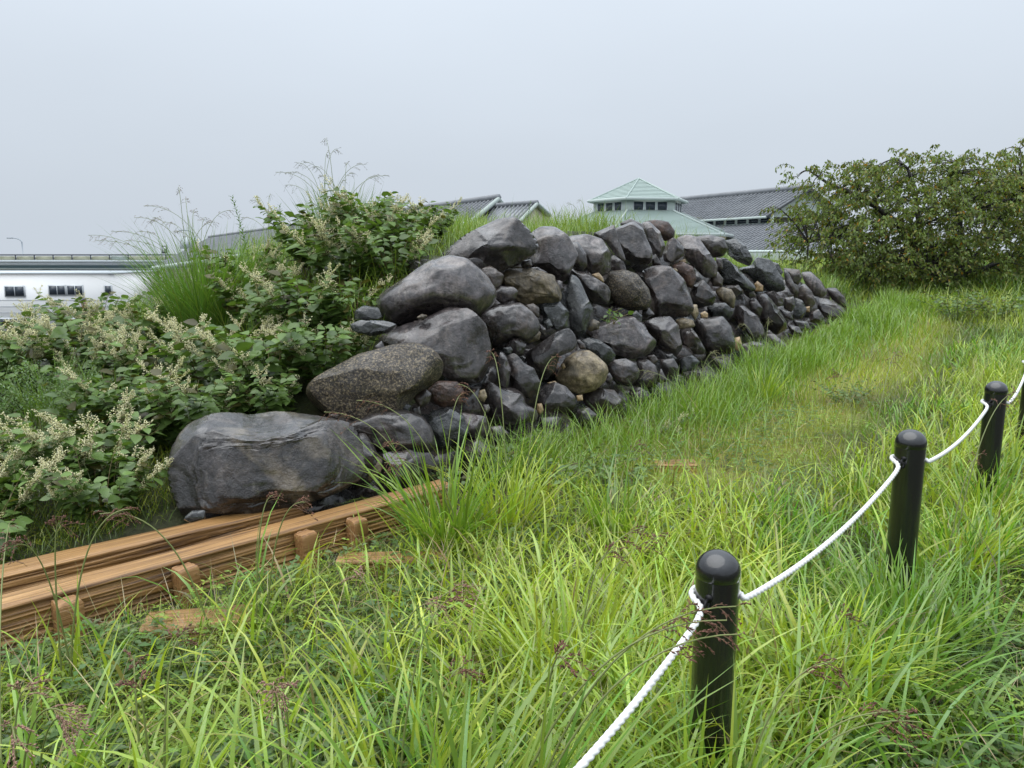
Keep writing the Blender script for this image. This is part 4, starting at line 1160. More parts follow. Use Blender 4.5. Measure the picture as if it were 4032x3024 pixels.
# --- wet car park
cp = MA(); x0c, x1c = -75, -24; gx_ = np.linspace(x0c, x1c, 30); gy_ = np.linspace(50, 128, 30)
XX, YY = np.meshgrid(gx_, gy_, indexing='ij'); ZZ = np.maximum(gz(XX, YY)+.05, -7.55)
i_, j_ = np.meshgrid(np.arange(29), np.arange(29), indexing='ij')
cp.add(np.stack([XX, YY, ZZ], -1).reshape(-1, 3), np.stack([i_*30+j_, (i_+1)*30+j_, (i_+1)*30+j_+1, i_*30+j_+1], -1).reshape(-1, 4))
tag(cp.build('car_park', M['asphalt'], None, True), "wet asphalt car park below the embankment", "car park", kind="structure")
# --- parked cars: a box van and two hatchbacks, built from a side profile with a narrowing cabin
def car(loc, rz, prof, L, Wd, paint, label, glass):
    r = empty('parked_car', loc, rz); tag(r, label, 'car', 'cars parked below the embankment')
    pr = np.array(prof)*[L, 1.0]; k = len(pr)
    rows = [(-Wd/2, .93), (-Wd/2*.985, 1.0), (0, 1.02), (Wd/2*.985, 1.0), (Wd/2, .93)]
    m = MA(); v = []
    zb = pr[:, 1].min()
    for y, s_ in rows:
        for x, z in pr:
            inset = 0.86 if z > 1.0 else 1.0
            v.append((x*(1 if s_ > .95 else .985), y*(inset if abs(y) > 0 else 1), zb+(z-zb)*(s_ if z > 1.0 else 1)))
    f = [[a*k+b, a*k+(b+1) % k, (a+1)*k+(b+1) % k, (a+1)*k+b] for a in range(len(rows)-1) for b in range(k)]
    m.add(np.array(v), f)
    c0 = np.array(v[:k]).mean(0); m.add(np.vstack([v[:k], c0]), [[q, (q+1) % k, k] for q in range(k)])
    c1 = np.array(v[-k:]).mean(0); m.add(np.vstack([v[-k:], c1]), [[(q+1) % k, q, k] for q in range(k)])
    m.build('body', M[paint], r, False)
    for sx in (-.31, .31):
        for sy in (-1, 1):
            w = MA(); vv, ff = lathe([(.02, -.1), (.30, -.1), (.32, -.06), (.32, .06), (.30, .1), (.02, .1)], 20)
            vv = vv[:, [0, 2, 1]]; w.add(vv+[sx*L, sy*Wd*.46, .32], ff); o_ = w.build('wheel', M['tyre'], r)
            w = MA(); vv, ff = lathe([(.005, .0), (.17, .0), (.19, .02)], 16); vv = vv[:, [0, 2, 1]]*[1, sy, 1]; w.add(vv+[sx*L, sy*(Wd*.46+.102), .32], ff); w.build('rim', M['alu'], o_)
    for g in glass:
        (x0, z0, x1, z1), side = g
        for sy in ((-1, 1) if side == 's' else (0,)):
            w = MA()
            if side == 's': w.box(((x0+x1)/2*L, sy*(Wd/2*.885), (z0+z1)/2), ((x1-x0)*L, .03, z1-z0))
            else:
                w.quad((x0*L, -Wd*.38, z0), (x0*L, Wd*.38, z0), (x1*L, Wd*.36, z1), (x1*L, -Wd*.36, z1))
            w.build('side_window' if side == 's' else 'windscreen', M['dark_glass'], r)
    for sy in (-1, 1):
        w = MA(); w.box((L*.495, sy*Wd*.36, .72), (.06, .28, .14)); w.build('headlight', M['lens'], r)
VAN = [(-.5, .28), (.5, .28), (.5, .85), (.46, 1.05), (.40, 1.85), (.36, 1.95), (-.46, 1.95), (-.5, 1.85)]
HAT = [(-.5, .28), (.5, .28), (.5, .62), (.47, .82), (.26, .98), (.12, 1.42), (.06, 1.48), (-.36, 1.48), (-.44, 1.35), (-.5, .9)]
gv = [((-.42, 1.15, -.12, 1.72), 's'), ((-.08, 1.15, .34, 1.72), 's'), ((.468, 1.08, .415, 1.80), 'f')]
gh = [((-.38, 1.02, -.12, 1.36), 's'), ((-.09, 1.02, .16, 1.36), 's'), ((.262, 1.0, .135, 1.40), 'f')]
for px, y, prof, L, W_, paint, lab, gl in (
    (72, 70, VAN, 4.6, 1.8, 'car_white', 'white box van parked below the embankment, tallest of the cars', gv),
    (14, 66, HAT, 4.0, 1.7, 'car_white', 'white hatchback parked at the left edge below the embankment', gh),
    (4, 60, HAT, 4.0, 1.7, 'car_red', 'reddish hatchback nearest the left edge, half hidden by weeds', gh),
    (175, 68, HAT, 3.9, 1.65, 'car_silver', 'pale silver hatchback half hidden by knotweed, right of the van', gh),
    (258, 72, HAT, 3.9, 1.65, 'car_white', 'rightmost pale hatchback glimpsed between knotweed leaves', gh)):
    p = pt(px, 690, y)
    car((p[0], y, float(max(gz(p[0], y)+.05, -7.55))), math.radians(-12), prof, L, W_, paint, lab, gl)

# ------------------------------------------------------------------ vegetation tools
def jitcol(base, n, dv=.18, dh=.10, rg=RNG):
    c = np.tile(np.array(base, float), (n, 1))
    c *= (1+rg.normal(0, dv, (n, 1)).clip(-.5, .6))
    c[:, 0] *= 1+rg.normal(0, dh, n)
    return c.clip(.004, .9)
def blades(m, pos, h, w, az, lean, bend, col, segs=4, side_tw=None, tipcol=None):
    n = len(pos)
    if n == 0: return
    t = np.linspace(0, 1, segs+1)
    ang = lean[:, None]+bend[:, None]*t[None, :]**1.4
    am = (ang[:, 1:]+ang[:, :-1])/2
    dl = h[:, None]/segs
    rr = np.concatenate([np.zeros((n, 1)), np.cumsum(np.sin(am)*dl, 1)], 1)
    zz = np.concatenate([np.zeros((n, 1)), np.cumsum(np.cos(am)*dl, 1)], 1)
    dx, dy = np.cos(az), np.sin(az)
    C = np.stack([pos[:, 0:1]+rr*dx[:, None], pos[:, 1:2]+rr*dy[:, None], pos[:, 2:3]+zz], -1)
    ta = az+math.pi/2+(RNG.normal(0, .5, n) if side_tw is None else side_tw)
    S = np.stack([np.cos(ta), np.sin(ta), np.zeros(n)], -1)
    prof = (.55+.45*np.sin(np.clip(t/.45, 0, 1)*math.pi/2))*(1-t**2.2)
    ww = w[:, None]*prof[None, :]/2
    Lv = C[:, :-1]-S[:, None, :]*ww[:, :-1, None]; Rv = C[:, :-1]+S[:, None, :]*ww[:, :-1, None]
    k = 2*segs+1
    vv = np.empty((n, k, 3)); vv[:, 0:2*segs:2] = Lv; vv[:, 1:2*segs:2] = Rv; vv[:, -1] = C[:, -1]
    tri = []
    for i in range(segs-1):
        a = 2*i; tri += [[a, a+1, a+3], [a, a+3, a+2]]
    a = 2*(segs-1); tri.append([a, a+1, a+2])
    f = (np.array(tri)[None]+(np.arange(n)*k)[:, None, None]).reshape(-1, 3)
    cc = np.repeat(col[:, None, :], k, 1)
    if tipcol is not None:
        tv = np.concatenate([np.repeat(t[:-1], 2), [1.0]])[None, :, None]
        cc = cc*(1-tv)+np.asarray(tipcol)[None, None, :]*tv if np.ndim(tipcol) == 1 else cc*(1-tv)+tipcol[:, None, :]*tv
    m.add(vv.reshape(-1, 3), f, cc.reshape(-1, 3))
OVATE_V = np.array([(0,0,0),(.30,0,-.035),(.66,0,-.05),(1,0,-.14),(.10,.20,.03),(.32,.34,.05),(.66,.25,-.01),(.10,-.20,.03),(.32,-.34,.05),(.66,-.25,-.01)])
OVATE_F = np.array([(0,1,4),(4,1,5),(1,6,5),(1,2,6),(2,3,6),(0,7,1),(7,8,1),(1,8,9),(1,9,2),(2,9,3)])
LANCE_V = np.array([(0,0,0),(.5,0,-.05),(1,0,-.16),(.42,.13,.03),(.42,-.13,.03)])
LANCE_F = np.array([(0,1,3),(3,1,2),(0,4,1),(4,2,1)])
CHERRY_V = np.array([(0,0,0),(.5,0,-.04),(1,0,-.12),(.4,.24,.04),(.4,-.24,.04)])
OCT_V = np.array([(0,0,0),(.5,.18,0),(.5,-.09,.16),(.5,-.09,-.16),(1,0,0)])
OCT_F = np.array([(0,2,1),(0,3,2),(0,1,3),(4,1,2),(4,2,3),(4,3,1)])
def orient(d, up):
    x = unit(d); y = unit(np.cross(up, x)); z = np.cross(x, y)
    return np.stack([x, y, z], -1)                  # columns
def instances(m, tv, tf, pos, R, s, col):
    n = len(pos)
    if n == 0: return
    s = np.asarray(s, float)
    if s.ndim == 1: s = np.repeat(s[:, None], 3, 1)
    v = tv[None]*s[:, None, :]
    v = np.einsum('nij,nkj->nki', R, v)+pos[:, None, :]
    k = len(tv)
    f = (tf[None]+(np.arange(n)*k)[:, None, None]).reshape(-1, 3)
    m.add(v.reshape(-1, 3), f, np.repeat(col[:, None, :], k, 1).reshape(-1, 3))
def G(x, y): return float(gz(x, y))
def with_z(x, y, dz=0): return np.stack([x, y, gz(x, y)+dz], -1)

# where nothing grows: wall, timbers, posts
def blocked(x, y):
    s, w = wall_sw(x, y)
    top = np.interp(s, TOP_S, TOP_Z)
    b = (s > -1.5) & (s < 12.6) & (w > -.12) & (w < top/math.tan(BETA)+.42)
    dx, dy = x-fa[0], y-fa[1]
    a = dx*dirb[0]+dy*dirb[1]; c = dx*nb[0]+dy*nb[1]
    b |= (a > -1.3) & (a < 2.9) & (c > -.15) & (c < .62)
    return b
def scatter(n, ylo, yhi, power=1.0, margin=1.0, rg=RNG):
    y = ylo+(yhi-ylo)*rg.random(n)**power
    half = .70*y+margin
    x = (rg.random(n)*2-1)*half
    return x, y
def side_line(x, y):                                # >0 to the right of the rope line
    return (x-bpos[1][0])-(y-bpos[1][1])*.92

YG = (.36, .46, .055); MG = (.175, .32, .04); DG = (.06, .125, .025); DRY = (.24, .19, .08)
# --- short turf and moss tufts
m = MA()
x, y = scatter(170000, 1.4, 14, 1.2)
pd = path_dist(x, y); wv = fnoise(x*1.3, y*1.3)
s_, w_ = wall_sw(x, y)
keep = ~blocked(x, y) & ((w_ < .1) | (s_ < -.4)) & (RNG.random(len(x)) < np.where(pd < .5, .7, .95)*(.45+1.1*wv))
x, y = x[keep], y[keep]; n = len(x)
h = RNG.uniform(.06, .17, n)*(1+.035*y); hue = fnoise(x*.8+4, y*.8)
pk = sstep(1.2, .5, path_dist(x, y))[:, None]
col = (jitcol((.12, .185, .028), n)*(1-pk)+jitcol((.33, .38, .05), n)*pk)*(.6+.8*hue)[:, None]; dr = RNG.random(n) < .05; col[dr] = jitcol(DRY, int(dr.sum()))
blades(m, with_z(x, y, -.01), h, RNG.uniform(.003, .0058, n)*np.maximum(1, y/5), RNG.uniform(0, 6.28, n), RNG.uniform(.1, .8, n), RNG.uniform(.2, 1.2, n), col, 2)
tag(m.build('turf', M['grass']), "short yellow green turf over the flat ground before the wall", "turf", kind="stuff")

# --- arching meadow grass between wall and rope and to the right
m = MA()
x, y = scatter(80000, 1.5, 11, 1.2)
pd = path_dist(x, y); sl_ = side_line(x, y); s_, w_ = wall_sw(x, y)
leftweed = sstep(-.1, -.9, x+.35*(3.2-y)*0)*sstep(4.6, 3.9, y)
rightweed = sstep(.25, .5, sl_)*sstep(4.4, 3.4, y)
clump = fnoise(x*1.7+2, y*1.7+8)
dens = (.25+1.5*np.clip(clump-.3, 0, 1))*(1-.86*leftweed)*(1-.88*rightweed)*(.10+.90*sstep(.6, 1.5, pd))
keep = ~blocked(x, y) & (w_ < .05) & (RNG.random(len(x)) < dens)
x, y = x[keep], y[keep]; n = len(x); cl = clump[keep]; pdk = pd[keep]
h = RNG.uniform(.18, .42, n)*(.6+.9*cl)*np.clip(pdk/1.5, .35, 1)
hue = fnoise(x*.6+1, y*.6+5)
rt = np.clip(sstep(.1, .7, side_line(x, y))+(hue < .45), 0, 1)[:, None]
col = jitcol(YG, n, .26)*(1-rt)+jitcol(MG, n, .28)*rt; dr = RNG.random(n) < .06; col[dr] = jitcol(DRY, int(dr.sum()))
blades(m, with_z(x, y, -.01), h, RNG.uniform(.006, .017, n)*np.maximum(1, y/6), RNG.uniform(0, 6.28, n), RNG.uniform(.02, .55, n), RNG.uniform(.3, 2.0, n), col, 4)
tag(m.build('meadow_grass', M['grass']), "arching bright green meadow grass between the wall and the rope", "grass", kind="stuff")

# --- broad arching blades round the bollards and in the near centre
m = MA()
x, y = scatter(9500, 1.5, 5.6, 1.1); sl_ = side_line(x, y); clump = fnoise(x*2.3+5, y*2.3+2)
zone = sstep(-1.9, -.9, sl_)*sstep(.75, .3, sl_)
keep = ~blocked(x, y) & (RNG.random(len(x)) < zone*np.clip((clump-.38)*4, 0, 1)) & (path_dist(x, y) > .9)
x, y = x[keep], y[keep]; n = len(x); rt = sstep(-.2, .5, side_line(x, y))[:, None]
blades(m, with_z(x, y, -.02), RNG.uniform(.32, .62, n), RNG.uniform(.010, .018, n), RNG.uniform(0, 6.28, n), RNG.uniform(.05, .5, n), RNG.uniform(.5, 2.1, n), jitcol((.33, .44, .07), n, .22)*(1-rt)+jitcol((.17, .32, .06), n, .25)*rt, 8)
tag(m.build('broad_grass', M['grass']), "broad arching grass blades round the bollards and in the near centre", "grass", kind="stuff")

# --- bent straw lying through the grass
m = MA()
x, y = scatter(5200, 1.5, 9, 1.1); keep = ~blocked(x, y) & (wall_sw(x, y)[1] < 0); x, y = x[keep], y[keep]; n = len(x)
blades(m, with_z(x, y, RNG.uniform(.02, .16, n)), RNG.uniform(.10, .34, n), RNG.uniform(.002, .0045, n), RNG.uniform(0, 6.28, n), RNG.uniform(.6, 1.5, n), RNG.uniform(-.3, .6, n), jitcol((.36, .28, .14), n, .25), 3)
tag(m.build('dead_straw', M['grass']), "dead straw coloured stalks lying through the green grass", "straw", kind="stuff")

# --- rank grass on the right bank, behind the wall's tail
m = MA()
x, y = scatter(120000, 7.5, 27, 1.0, 2.0)
s_, w_ = wall_sw(x, y); pd = path_dist(x, y)
clump = fnoise(x*.7+2, y*.7+8)
keep = ~blocked(x, y) & (x > .5) & ((w_ < -.05) | (s_ > 12.3)) & (RNG.random(len(x)) < (.06+.94*sstep(.7, 1.8, pd))*(.4+1.2*clump))
x, y = x[keep], y[keep]; n = len(x); pdk = pd[keep]; cl = clump[keep]
h = RNG.uniform(.25, .80, n)*(.35+1.1*cl)*np.clip(pdk/2.4, .2, 1)
hue = fnoise(x*.35+1, y*.35+5)
col = np.where((hue > .47)[:, None], jitcol((.32, .40, .07), n, .28), jitcol((.17, .28, .05), n, .28))
blades(m, with_z(x, y, -.02), h, RNG.uniform(.006, .011, n)*np.maximum(1, y/9), RNG.uniform(0, 6.28, n), RNG.uniform(.0, .5, n), RNG.uniform(.2, 1.7, n), col, 3)
tag(m.build('bank_grass', M['grass']), "tall soft grass covering the bank right of the wall's tail", "grass", kind="stuff")

# --- longer grass along the wall foot
m = MA()
s_ = RNG.uniform(.3, 13, 16000); w_ = -np.abs(RNG.normal(0, .45, 16000))-.02
x = B0[0]+WU[0]*s_+WB[0]*w_; y = B0[1]+WU[1]*s_+WB[1]*w_
cl = fnoise(x*1.9, y*1.9+3); keep = RNG.random(len(x)) < cl*1.3; x, y, cl = x[keep], y[keep], cl[keep]; n = len(x)
blades(m, with_z(x, y, -.02), RNG.uniform(.20, .50, n)*(.5+1.0*cl), RNG.uniform(.005, .010, n)*np.maximum(1, y/7), RNG.uniform(0, 6.28, n), RNG.uniform(0, .5, n), RNG.uniform(.2, 1.5, n), jitcol((.2, .32, .045), n), 4)
tag(m.build('wall_foot_grass', M['grass']), "bright grass fringe growing against the foot of the wall", "grass", kind="stuff")

# --- grass on top of the mound
m = MA()
s_ = RNG.uniform(.2, 14.5, 46000); w_ = RNG.uniform(.5, 6.5, 46000)
x = B0[0]+WU[0]*s_+WB[0]*w_; y = B0[1]+WU[1]*s_+WB[1]*w_
clump = fnoise(x*1.1+2, y*1.1+8)
edge = w_-np.interp(s_, TOP_S, TOP_Z)/math.tan(BETA)
keep = (edge > .36) & (RNG.random(len(x)) < .35+clump)
x, y, cl = x[keep], y[keep], clump[keep]; n = len(x)
h = RNG.uniform(.14, .48, n)*(.45+.95*cl)
col = jitcol((.23, .33, .06), n)*(.75+.5*fnoise(x, y))[:, None]
blades(m, with_z(x, y, -.02), h, RNG.uniform(.004, .008, n)*1.3, RNG.uniform(0, 6.28, n), RNG.uniform(.0, .5, n), RNG.uniform(.2, 1.5, n), col, 3)
tag(m.build('mound_grass', M['grass']), "pale green grass along the top of the mound behind the wall", "grass", kind="stuff")
# --- grass over the open ground beyond
m = MA()
x, y = scatter(30000, 15, 60, 1.3, 5.0); s_, w_ = wall_sw(x, y)
keep = ((w_ > 5.5) | (s_ > 14)) & (y-x*.2 < 45)
x, y = x[keep], y[keep]; n = len(x)
blades(m, with_z(x, y, -.03), RNG.uniform(.2, .5, n), RNG.uniform(.02, .045, n), RNG.uniform(0, 6.28, n), RNG.uniform(.0, .5, n), RNG.uniform(.2, 1.3, n), jitcol((.11, .19, .04), n), 2)
tag(m.build('distant_grass', M['grass']), "distant rough grass on the slope behind the mound", "grass", kind="stuff")

# --- low leafy weeds: left foreground and lower right corner
m = MA()
x, y = scatter(60000, 1.4, 7.5, 1.25)
sl_ = side_line(x, y); s_, w_ = wall_sw(x, y)
leftweed = sstep(.5, -.5, x)*sstep(5.0, 4.2, y); rightweed = sstep(.2, .5, sl_)*sstep(4.8, 3.6, y)
patch = fnoise(x*1.5+6, y*1.5+1)
dens = np.clip(.16+.9*np.maximum(leftweed, rightweed)+.45*sstep(1.2, .5, path_dist(x, y)), 0, 1)*(.3+1.0*patch)
keep = ~blocked(x, y) & (w_ < .1) & (RNG.random(len(x)) < dens)
x, y = x[keep], y[keep]; n0 = len(x)
hgt = RNG.uniform(.01, .13, n0)
P3 = with_z(x, y)+np.stack([np.zeros(n0), np.zeros(n0), hgt], -1)
az = RNG.uniform(0, 6.28, n0)
darkp = fnoise(x*2.2, y*2.2+4)
base = np.where((darkp > .5)[:, None], jitcol((.105, .18, .045), n0), jitcol((.21, .31, .04), n0))
for k in range(3):                                   # three leaflets each
    a = az+k*2.09+RNG.normal(0, .2, n0)
    d = np.stack([np.cos(a), np.sin(a), RNG.uniform(-.15, .45, n0)], -1)
    up = np.stack([RNG.normal(0, .3, n0), RNG.normal(0, .3, n0), np.ones(n0)], -1)
    L_ = RNG.uniform(.014, .034, n0)*(1+.5*(darkp > .5))
    instances(m, CHERRY_V, LANCE_F, P3, orient(d, up), L_, base)
tag(m.build('ground_cover', M['leaf']), "low three leaved weeds carpeting the foreground", "weeds", kind="stuff")
# fine yellow green stems and pods tangled through the weeds
m = MA()
x, y = scatter(46000, 1.5, 5.2, 1.1)
leftweed = sstep(.6, -.3, x)*sstep(5.0, 4.2, y)
keep = ~blocked(x, y) & (RNG.random(len(x)) < .15+.8*leftweed); x, y = x[keep], y[keep]; n = len(x)
blades(m, with_z(x, y, RNG.uniform(.0, .09, n)), RNG.uniform(.05, .16, n), RNG.uniform(.002, .0034, n), RNG.uniform(0, 6.28, n), RNG.uniform(.3, 1.3, n), RNG.uniform(-.4, 2.2, n), jitcol((.30, .36, .045), n), 3)
tag(m.build('tangled_stems', M['grass']), "fine yellow green stems tangled through the foreground weeds", "weeds", kind="stuff")
# pale petals low in the weeds by the first bollard
m = MA()
x = np.concatenate([RNG.normal(.62, .25, 40), RNG.uniform(-1.4, .8, 26)]); y = np.concatenate([RNG.normal(1.75, .22, 40), RNG.uniform(2, 4, 26)]); n = len(x)
P3 = with_z(x, y, RNG.uniform(.08, .22, n))
instances(m, CHERRY_V, LANCE_F, P3, orient(RNG.normal(0, 1, (n, 3))+[0, 0, .5], np.tile([0, 0, 1.0], (n, 1))), RNG.uniform(.007, .011, n), jitcol((.62, .45, .60), n, .1, .05))
tag(m.build('weed_flowers', M['flower']), "tiny pale pink flowers low among the weeds", "flowers", kind="stuff")

# ------------------------------------------------------------------ knotweed shrubs
def knotweed_variant(seed, nst=24, H=.72, spread=.42, flower=.5, leafs=(.08, .145)):
    rg = np.random.default_rng(seed)
    stem, leaf, flo = MA(), MA(), MA()
    LP, LD, LU, LS, LC = [], [], [], [], []
    FP, FD, FC, FS = [], [], [], []
    for q in range(nst):
        az = rg.uniform(0, 6.283); r0 = spread*.35*math.sqrt(rg.random())
        hh = H*rg.uniform(.6, 1.1); out = spread*rg.uniform(.2, 1.0)
        t = np.linspace(0, 1, 14)
        rr = r0+out*t**1.7; zz = hh*(t-.18*t**3)
        a2 = az+rg.normal(0, .25)*t
        pts = np.stack([rr*np.cos(a2), rr*np.sin(a2), zz], -1)
        stem.tube(pts, np.linspace(.005, .0016, 14), 4, col=(.16, .12, .05) if rg.random() < .5 else (.10, .13, .04), cap=False)
        has_f = rg.random() < flower
        nn = int(hh/.042)
        for i in range(nn):
            u = .22+.78*(i+rg.uniform(-.2, .2))/nn; u = min(max(u, 0), 1)
            p = np.array([np.interp(u, t, pts[:, k]) for k in range(3)])
            sd = 1 if i % 2 else -1
            la = az+sd*rg.uniform(.5, 1.5)
            d = np.array([math.cos(la), math.sin(la), rg.uniform(-.35, .55)])
            LP.append(p+unit(d)*.012); LD.append(d); LU.append(np.array([rg.normal(0, .35), rg.normal(0, .35), 1.0])+np.array([math.cos(az), math.sin(az), 0])*.35)
            LS.append(rg.uniform(*leafs)*(1-.35*max(0, u-.75)/.25))
            c = np.array([.112, .182, .046])*rg.uniform(.65, 1.5)
            if rg.random() < .10: c = np.array([.10, .095, .03])*rg.uniform(.7, 1.2)
            if rg.random() < .10: c = np.array([.085, .15, .04])
            LC.append(c)
            if has_f and u > .5 and rg.random() < .7:
                for z in range(rg.integers(1, 4)):
                    fa_ = az+rg.uniform(-1.6, 1.6); fd = unit(np.array([math.cos(fa_)*.6, math.sin(fa_)*.6, rg.uniform(.4, 1.2)]))
                    LL = rg.uniform(.06, .14); nf = int(LL/.0038)
                    tt_ = np.linspace(.15, 1, nf)
                    pp = p+fd*LL*tt_[:, None]+rg.normal(0, .0055, (nf, 3))
                    FP.append(pp); FD.append(rg.normal(0, 1, (nf, 3))); FS.append(rg.uniform(.010, .017, nf))
                    cc = np.array([.95, .92, .64]) if rg.random() < .8 else np.array([.80, .80, .45])
                    FC.append(np.tile(cc, (nf, 1))*rg.uniform(.75, 1.12, (nf, 1)))
                    stem.tube(np.array([p, p+fd*LL]), .0012, 3, col=(.35, .28, .12), cap=False)
    LP = np.array(LP); n = len(LP)
    instances(leaf, OVATE_V, OVATE_F, LP, orient(np.array(LD), np.array(LU)), np.array(LS), np.array(LC))
    r = empty('knotweed_shrub')
    stem.build('stem', M['stem'], r)["kind"] = "stuff"
    leaf.build('foliage', M['leaf'], r, True)["kind"] = "stuff"
    if FP:
        FP = np.concatenate(FP); FD = np.concatenate(FD); FS = np.concatenate(FS); FC = np.concatenate(FC)
        instances(flo, OCT_V*[1, 1.6, 1.6], OCT_F, FP, orient(FD, np.tile([0, 0.2, 1.0], (len(FP), 1))), FS, FC)
        flo.build('flower_sprays', M['flower'], r)["kind"] = "stuff"
    return r
KV = [knotweed_variant(1, 26, .74, .44, .62), knotweed_variant(2, 28, .80, .48, .12), knotweed_variant(3, 24, .70, .42, .5), knotweed_variant(4, 28, .78, .46, .22), knotweed_variant(5, 24, .68, .42, .72)]
used = [False]*5
KS = [  # x, y, variant, scale, label
 (-2.35, 4.15, 4, .85, 'flowering knotweed shrub just left of the huge boulder'),
 (-2.85, 3.95, 0, .80, 'cream flowered knotweed shrub above the rear beam, near the left edge'),
 (-3.2, 4.3, 4, .8, 'knotweed shrub full of cream sprays at the lower left edge'),
 (-1.95, 4.75, 1, .80, 'leafy knotweed shrub pressed behind the huge boulder'),
 (-2.6, 4.95, 1, .85, 'dark leafy knotweed shrub behind the lower left flowers'),
 (-1.75, 5.3, 3, .95, 'dark knotweed shrub beside the speckled granite boulder'),
 (-2.2, 5.65, 0, 1.0, 'knotweed shrub with the densest cream sprays, mid slope'),
 (-2.75, 5.9, 2, .95, 'knotweed shrub below the big grass clump, few sprays'),
 (-1.65, 6.05, 1, .95, 'dark knotweed shrub left of the big rounded boulder'),
 (-2.15, 6.55, 2, 1.0, 'knotweed shrub right of the big grass clump, sprays along its top'),
 (-1.45, 6.75, 3, 1.0, 'dark knotweed shrub high on the slope beside the wall'),
 (-1.75, 7.25, 1, 1.0, 'tallest knotweed shrub, its leaves against the sky'),
 (-1.05, 7.2, 3, .80, 'knotweed shrub reaching toward the crowning boulder'),
 (-.85, 7.75, 1, .66, 'low knotweed shrub behind the crowning boulder'),
 (-2.45, 7.2, 2, 1.0, 'knotweed shrub between the two tall grass clumps'),
 (-3.75, 6.7, 4, 1.1, 'cream flowered knotweed shrub before the white warehouse'),
 (-4.45, 6.5, 0, 1.12, 'knotweed shrub at the left edge before the parked cars'),
 (-4.15, 5.9, 3, .8, 'dark knotweed shrub behind the feathery weeds'),
 (-3.3, 6.9, 2, .9, 'knotweed shrub at the left foot of the big grass clump'),
 (-4.75, 7.0, 1, 1.1, 'knotweed shrub farthest left on the mound'),
 (-2.55, 3.5, 0, .78, 'cream flowered knotweed shrub overhanging the rear beam'),
 (-2.12, 3.85, 3, .62, 'low dark knotweed shrub tucked between rear beam and boulder'),
 (-3.0, 3.5, 4, .66, 'knotweed shrub with cream sprays cut by the left edge'),
 (-1.3, 5.35, 3, .75, 'dark knotweed shrub directly behind the speckled granite boulder'),
 (-1.25, 5.95, 1, .75, 'dark knotweed shrub around the squared grey blocks'),
 (-1.0, 6.55, 3, .8, 'dark knotweed shrub above the big rounded boulder'),
 (-1.6, 4.95, 1, .7, 'dark knotweed shrub in the gap behind the huge boulder'),
 (-4.2, 6.15, 2, 1.1, 'knotweed shrub between the left edge shrub and the feathery weeds'),
 (-3.45, 6.3, 0, .92, 'cream flowered knotweed shrub below the loose grass tuft'),
 (-4.0, 7.4, 3, .95, 'dark knotweed shrub just below the white warehouse wall'),
 (-1.4, 7.55, 3, 1.0, 'knotweed shrub right of the tallest one, against the tiled hall'),
 (-2.35, 4.75, 3, .7, 'small knotweed shrub between boulder and flowering shrubs'),
]
for i, (x, y, v, s, lab) in enumerate(KS):
    o = KV[v] if not used[v] else copy_tree(KV[v]); used[v] = True
    o.location = (x, y, G(x, y)-.04); o.rotation_euler = (0, 0, i*1.37); o.scale = (s, s, s)
    tag(o, lab, 'shrub', 'knotweed thicket left of the wall')
# broad-leaved weeds at the wall foot and the seedling in the joints
WF = [((1085, 975), .50, 'broad leaved weed at the wall foot below the slate stones'), ((1215, 1005), .55, 'dense broad leaved weed before the wall, left of the moss path'),
      ((1330, 1010), .42, 'small broad leaved weed in front of the round tan stone'), ((1420, 905), .42, 'weed with tiny white flowers at the wall foot'), ((985, 1010), .45, 'broad leaved weed right of the second boulder'),
      ((1160, 930), .40, 'low broad leaved weed hugging the wall base'), ((1830, 840), .45, 'dark weed patch on the mossy path')]
wv1 = knotweed_variant(21, 26, .5, .55, .0, (.05, .085)); wv2 = knotweed_variant(22, 22, .46, .5, .25, (.045, .08)); wu = [False, False]
for i, ((px, py), s, lab) in enumerate(WF):
    p = at_z(*V(px, py+28), .05); k = 1 if i == 3 else 0
    b_ = (wv1, wv2)[k]; o = b_ if not wu[k] else copy_tree(b_); wu[k] = True
    o.name = 'broadleaf_weed'; o.location = (p[0], p[1], G(p[0], p[1])-.03); o.rotation_euler = (0, 0, i*2.1); o.scale = (s*1.4,)*3
    tag(o, lab, 'weed', 'broad leaved weeds at the wall foot')
sd = knotweed_variant(31, 5, .20, .20, 0, (.05, .075)); sd.name = 'seedling'
p = at_depth(*V(1312, 700), wall_hit(*V(1312, 700))-.16); sd.location = p
tag(sd, "fresh green seedling sprouting from the middle of the wall", "seedling")

# ------------------------------------------------------------------ upright goldenrod and feathery weeds
def goldenrod(seed, H):
    rg = np.random.default_rng(seed); r = empty('goldenrod'); st, lf = MA(), MA()
    t = np.linspace(0, 1, 10); a = rg.uniform(0, 6.28); pts = np.stack([.08*H*t**2*math.cos(a), .08*H*t**2*math.sin(a), H*t], -1)
    st.tube(pts, np.linspace(.004, .0015, 10), 4, col=(.12, .18, .05), cap=False)
    n = int(H/.011); u = np.linspace(.15, 1, n); P = np.stack([np.interp(u, t, pts[:, k]) for k in range(3)], -1)
    la = np.arange(n)*2.4; D = np.stack([np.cos(la), np.sin(la), rg.uniform(.1, .9, n)+u*.5], -1)
    instances(lf, LANCE_V, LANCE_F, P, orient(D, np.tile([0, 0, 1.0], (n, 1))), rg.uniform(.06, .10, n)*(1.1-.6*u), jitcol((.11, .20, .05), n, .15, .08, rg))
    st.build('stem', M['stem'], r); lf.build('foliage', M['grass'], r)["kind"] = "stuff"; return r
gv_ = [goldenrod(1, .75), goldenrod(2, .62), goldenrod(3, .9)]; gu = [False]*3
